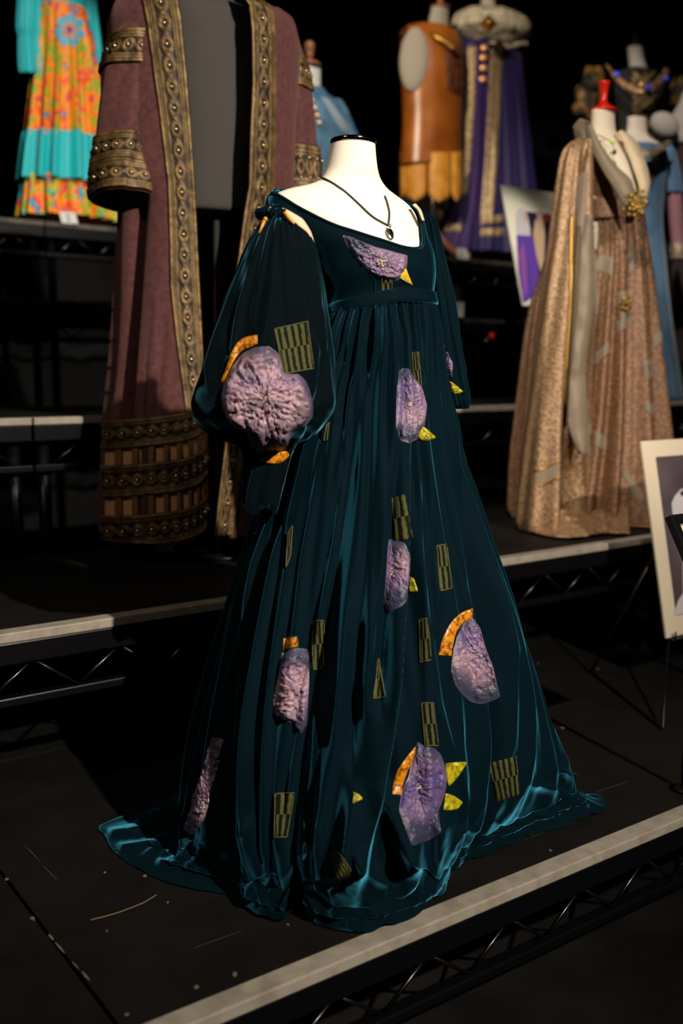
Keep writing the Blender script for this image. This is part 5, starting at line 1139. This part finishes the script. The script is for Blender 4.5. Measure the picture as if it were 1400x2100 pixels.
sb = ctr-nrm_*.02; add_tube('stand_pole', [sb-[0, 0, .08], (sb[0], sb[1], .01)], .008, M['wire'], fo_, 8); V, Fs = turned((sb[0], sb[1], 0), [(0, .001), (.03, .001), (.03, .008), (0, .012)], 20); mesh('stand_base', V, Fs, M['wire'], fo_)
# --- number cards
M['card'] = node_mat('white_card', srgb(225, 222, 218), .6); M['ink'] = node_mat('blue_ink', srgb(70, 80, 150), .6)
def card(quad, t, glyph, lab, size=.035):
    P = [L(x, y, t) for x, y in quad]; c = sum(P)/4; r = thing('number_card', tuple(c+(P[3]+P[2]-P[0]-P[1])/4), lab, 'card', 'number cards on the deck edges')
    n = np.cross(P[1]-P[0], P[3]-P[0]); n /= np.linalg.norm(n); n = n if n@FW < 0 else -n
    mesh('card_sheet', P+[p-n*.003 for p in P], [(0, 1, 2, 3), (7, 6, 5, 4), (0, 4, 5, 1), (1, 5, 6, 2), (2, 6, 7, 3), (3, 7, 4, 0)], M['card'], r, smooth=False)
    u, v = (P[1]-P[0]), (P[3]-P[0])
    for (a0, b0, a1, b1) in glyph:
        Q = [P[0]+u*a+v*b+n*.0012 for a, b in ((a0, b0), (a1, b0), (a1, b1), (a0, b1))]; mesh('ink_stroke', Q, [(0, 1, 2, 3)], M['ink'], r, smooth=False)
card([(121, 434), (154, 436), (160, 459), (127, 458)], 5.25, [(.46, .2, .54, .78), (.38, .2, .62, .28), (.38, .70, .62, .78)], 'small white number card under the printed dress')
card([(935, 508), (956, 510), (962, 531), (938, 531)], 6.83, [(.46, .25, .56, .75)], 'small white number card before the purple robe')
card([(921, 619), (951, 620), (950, 650), (921, 649)], 5.6, [(.40, .30, .48, .75), (.40, .30, .62, .38), (.40, .50, .58, .57)], 'small white number card beside the velvet gown sleeve')
# --- red ball clip on the fourth step's truss
rc = thing('red_knob', tuple(onY(1008, 689, 4.16)), 'small red knob on a steel bolt at the fourth step front', 'knob'); cR = onY(1008, 689, 4.16); V, Fs = ball(cR, .021, 20, 14); mesh('knob', V, Fs, node_mat('red_plastic', srgb(200, 8, 20), .3), rc); add_tube('bolt', [cR, onY(986, 706, 4.19)], .012, M['rod'], rc, 8)
# --- marks and bits on the front deck
o = add_tube('straw', bez([onZ(185, 1887, .004), onZ(240, 1872, .003), onZ(290, 1853, .004), onZ(321, 1835, .006)], 16), .0013, node_mat('straw_tan', srgb(104, 82, 58), .8), None, 6); tag(o, 'thin curved tan straw lying on the black front deck', 'straw')
bits = []
for x, y, s in ((13, 1804, 4), (296, 1797, 4), (215, 1790, 3), (481, 1999, 4), (402, 2026, 4), (260, 2081, 3), (1152, 1493, 6), (1128, 1745, 3), (344, 1851, 3), (219, 1910, 2), (590, 1897, 2), (1103, 1361, 3), (1085, 1132, 4), (1225, 1372, 4), (66, 1884, 4)):
    p = onZ(x, y, .001); V = [p+RT*s*.0011*math.cos(a)*random.uniform(.6, 1.3)+FW*s*.0014*math.sin(a)*random.uniform(.6, 1.3) for a in np.linspace(0, 6.28, 7, endpoint=False)]; T_ = [q+np.array([0, 0, .0015]) for q in V]
    bits.append((V+T_, [list(range(7)), list(range(7, 14))]+[[i, (i+1) % 7, 7+(i+1) % 7, 7+i] for i in range(7)]))
for x0, y0, x1, y1, w_ in ((62, 1880, 72, 1889, .002), (100, 1916, 110, 1928, .003), (113, 1932, 133, 1955, .0022), (148, 1972, 162, 1988, .0014), (168, 1992, 184, 2011, .0024), (50, 1733, 84, 1768, .0007), (88, 1775, 118, 1806, .0007), (395, 1945, 500, 1907, .0005), (1220, 1625, 1290, 1602, .0008), (1075, 1722, 1180, 1682, .0005)):
    a_ = onZ(x0, y0, .0012); b_ = onZ(x1, y1, .0012); e_ = b_-a_; p_ = np.array([-e_[1], e_[0], 0]); p_ = p_/np.linalg.norm(p_)*w_
    V = [a_-p_*.4, a_+p_*.4, (a_+b_)/2+p_, b_+p_*.3, b_-p_*.3, (a_+b_)/2-p_]; bits.append((V, [[0, 1, 2, 3, 4, 5]]))
V, Fs = join(bits); o = mesh('floor_debris', V, Fs, node_mat('pale_crumbs', srgb(98, 86, 66), .9), None, smooth=False); tag(o, 'pale crumbs and paint chips scattered on the black front deck', 'debris', kind='stuff')
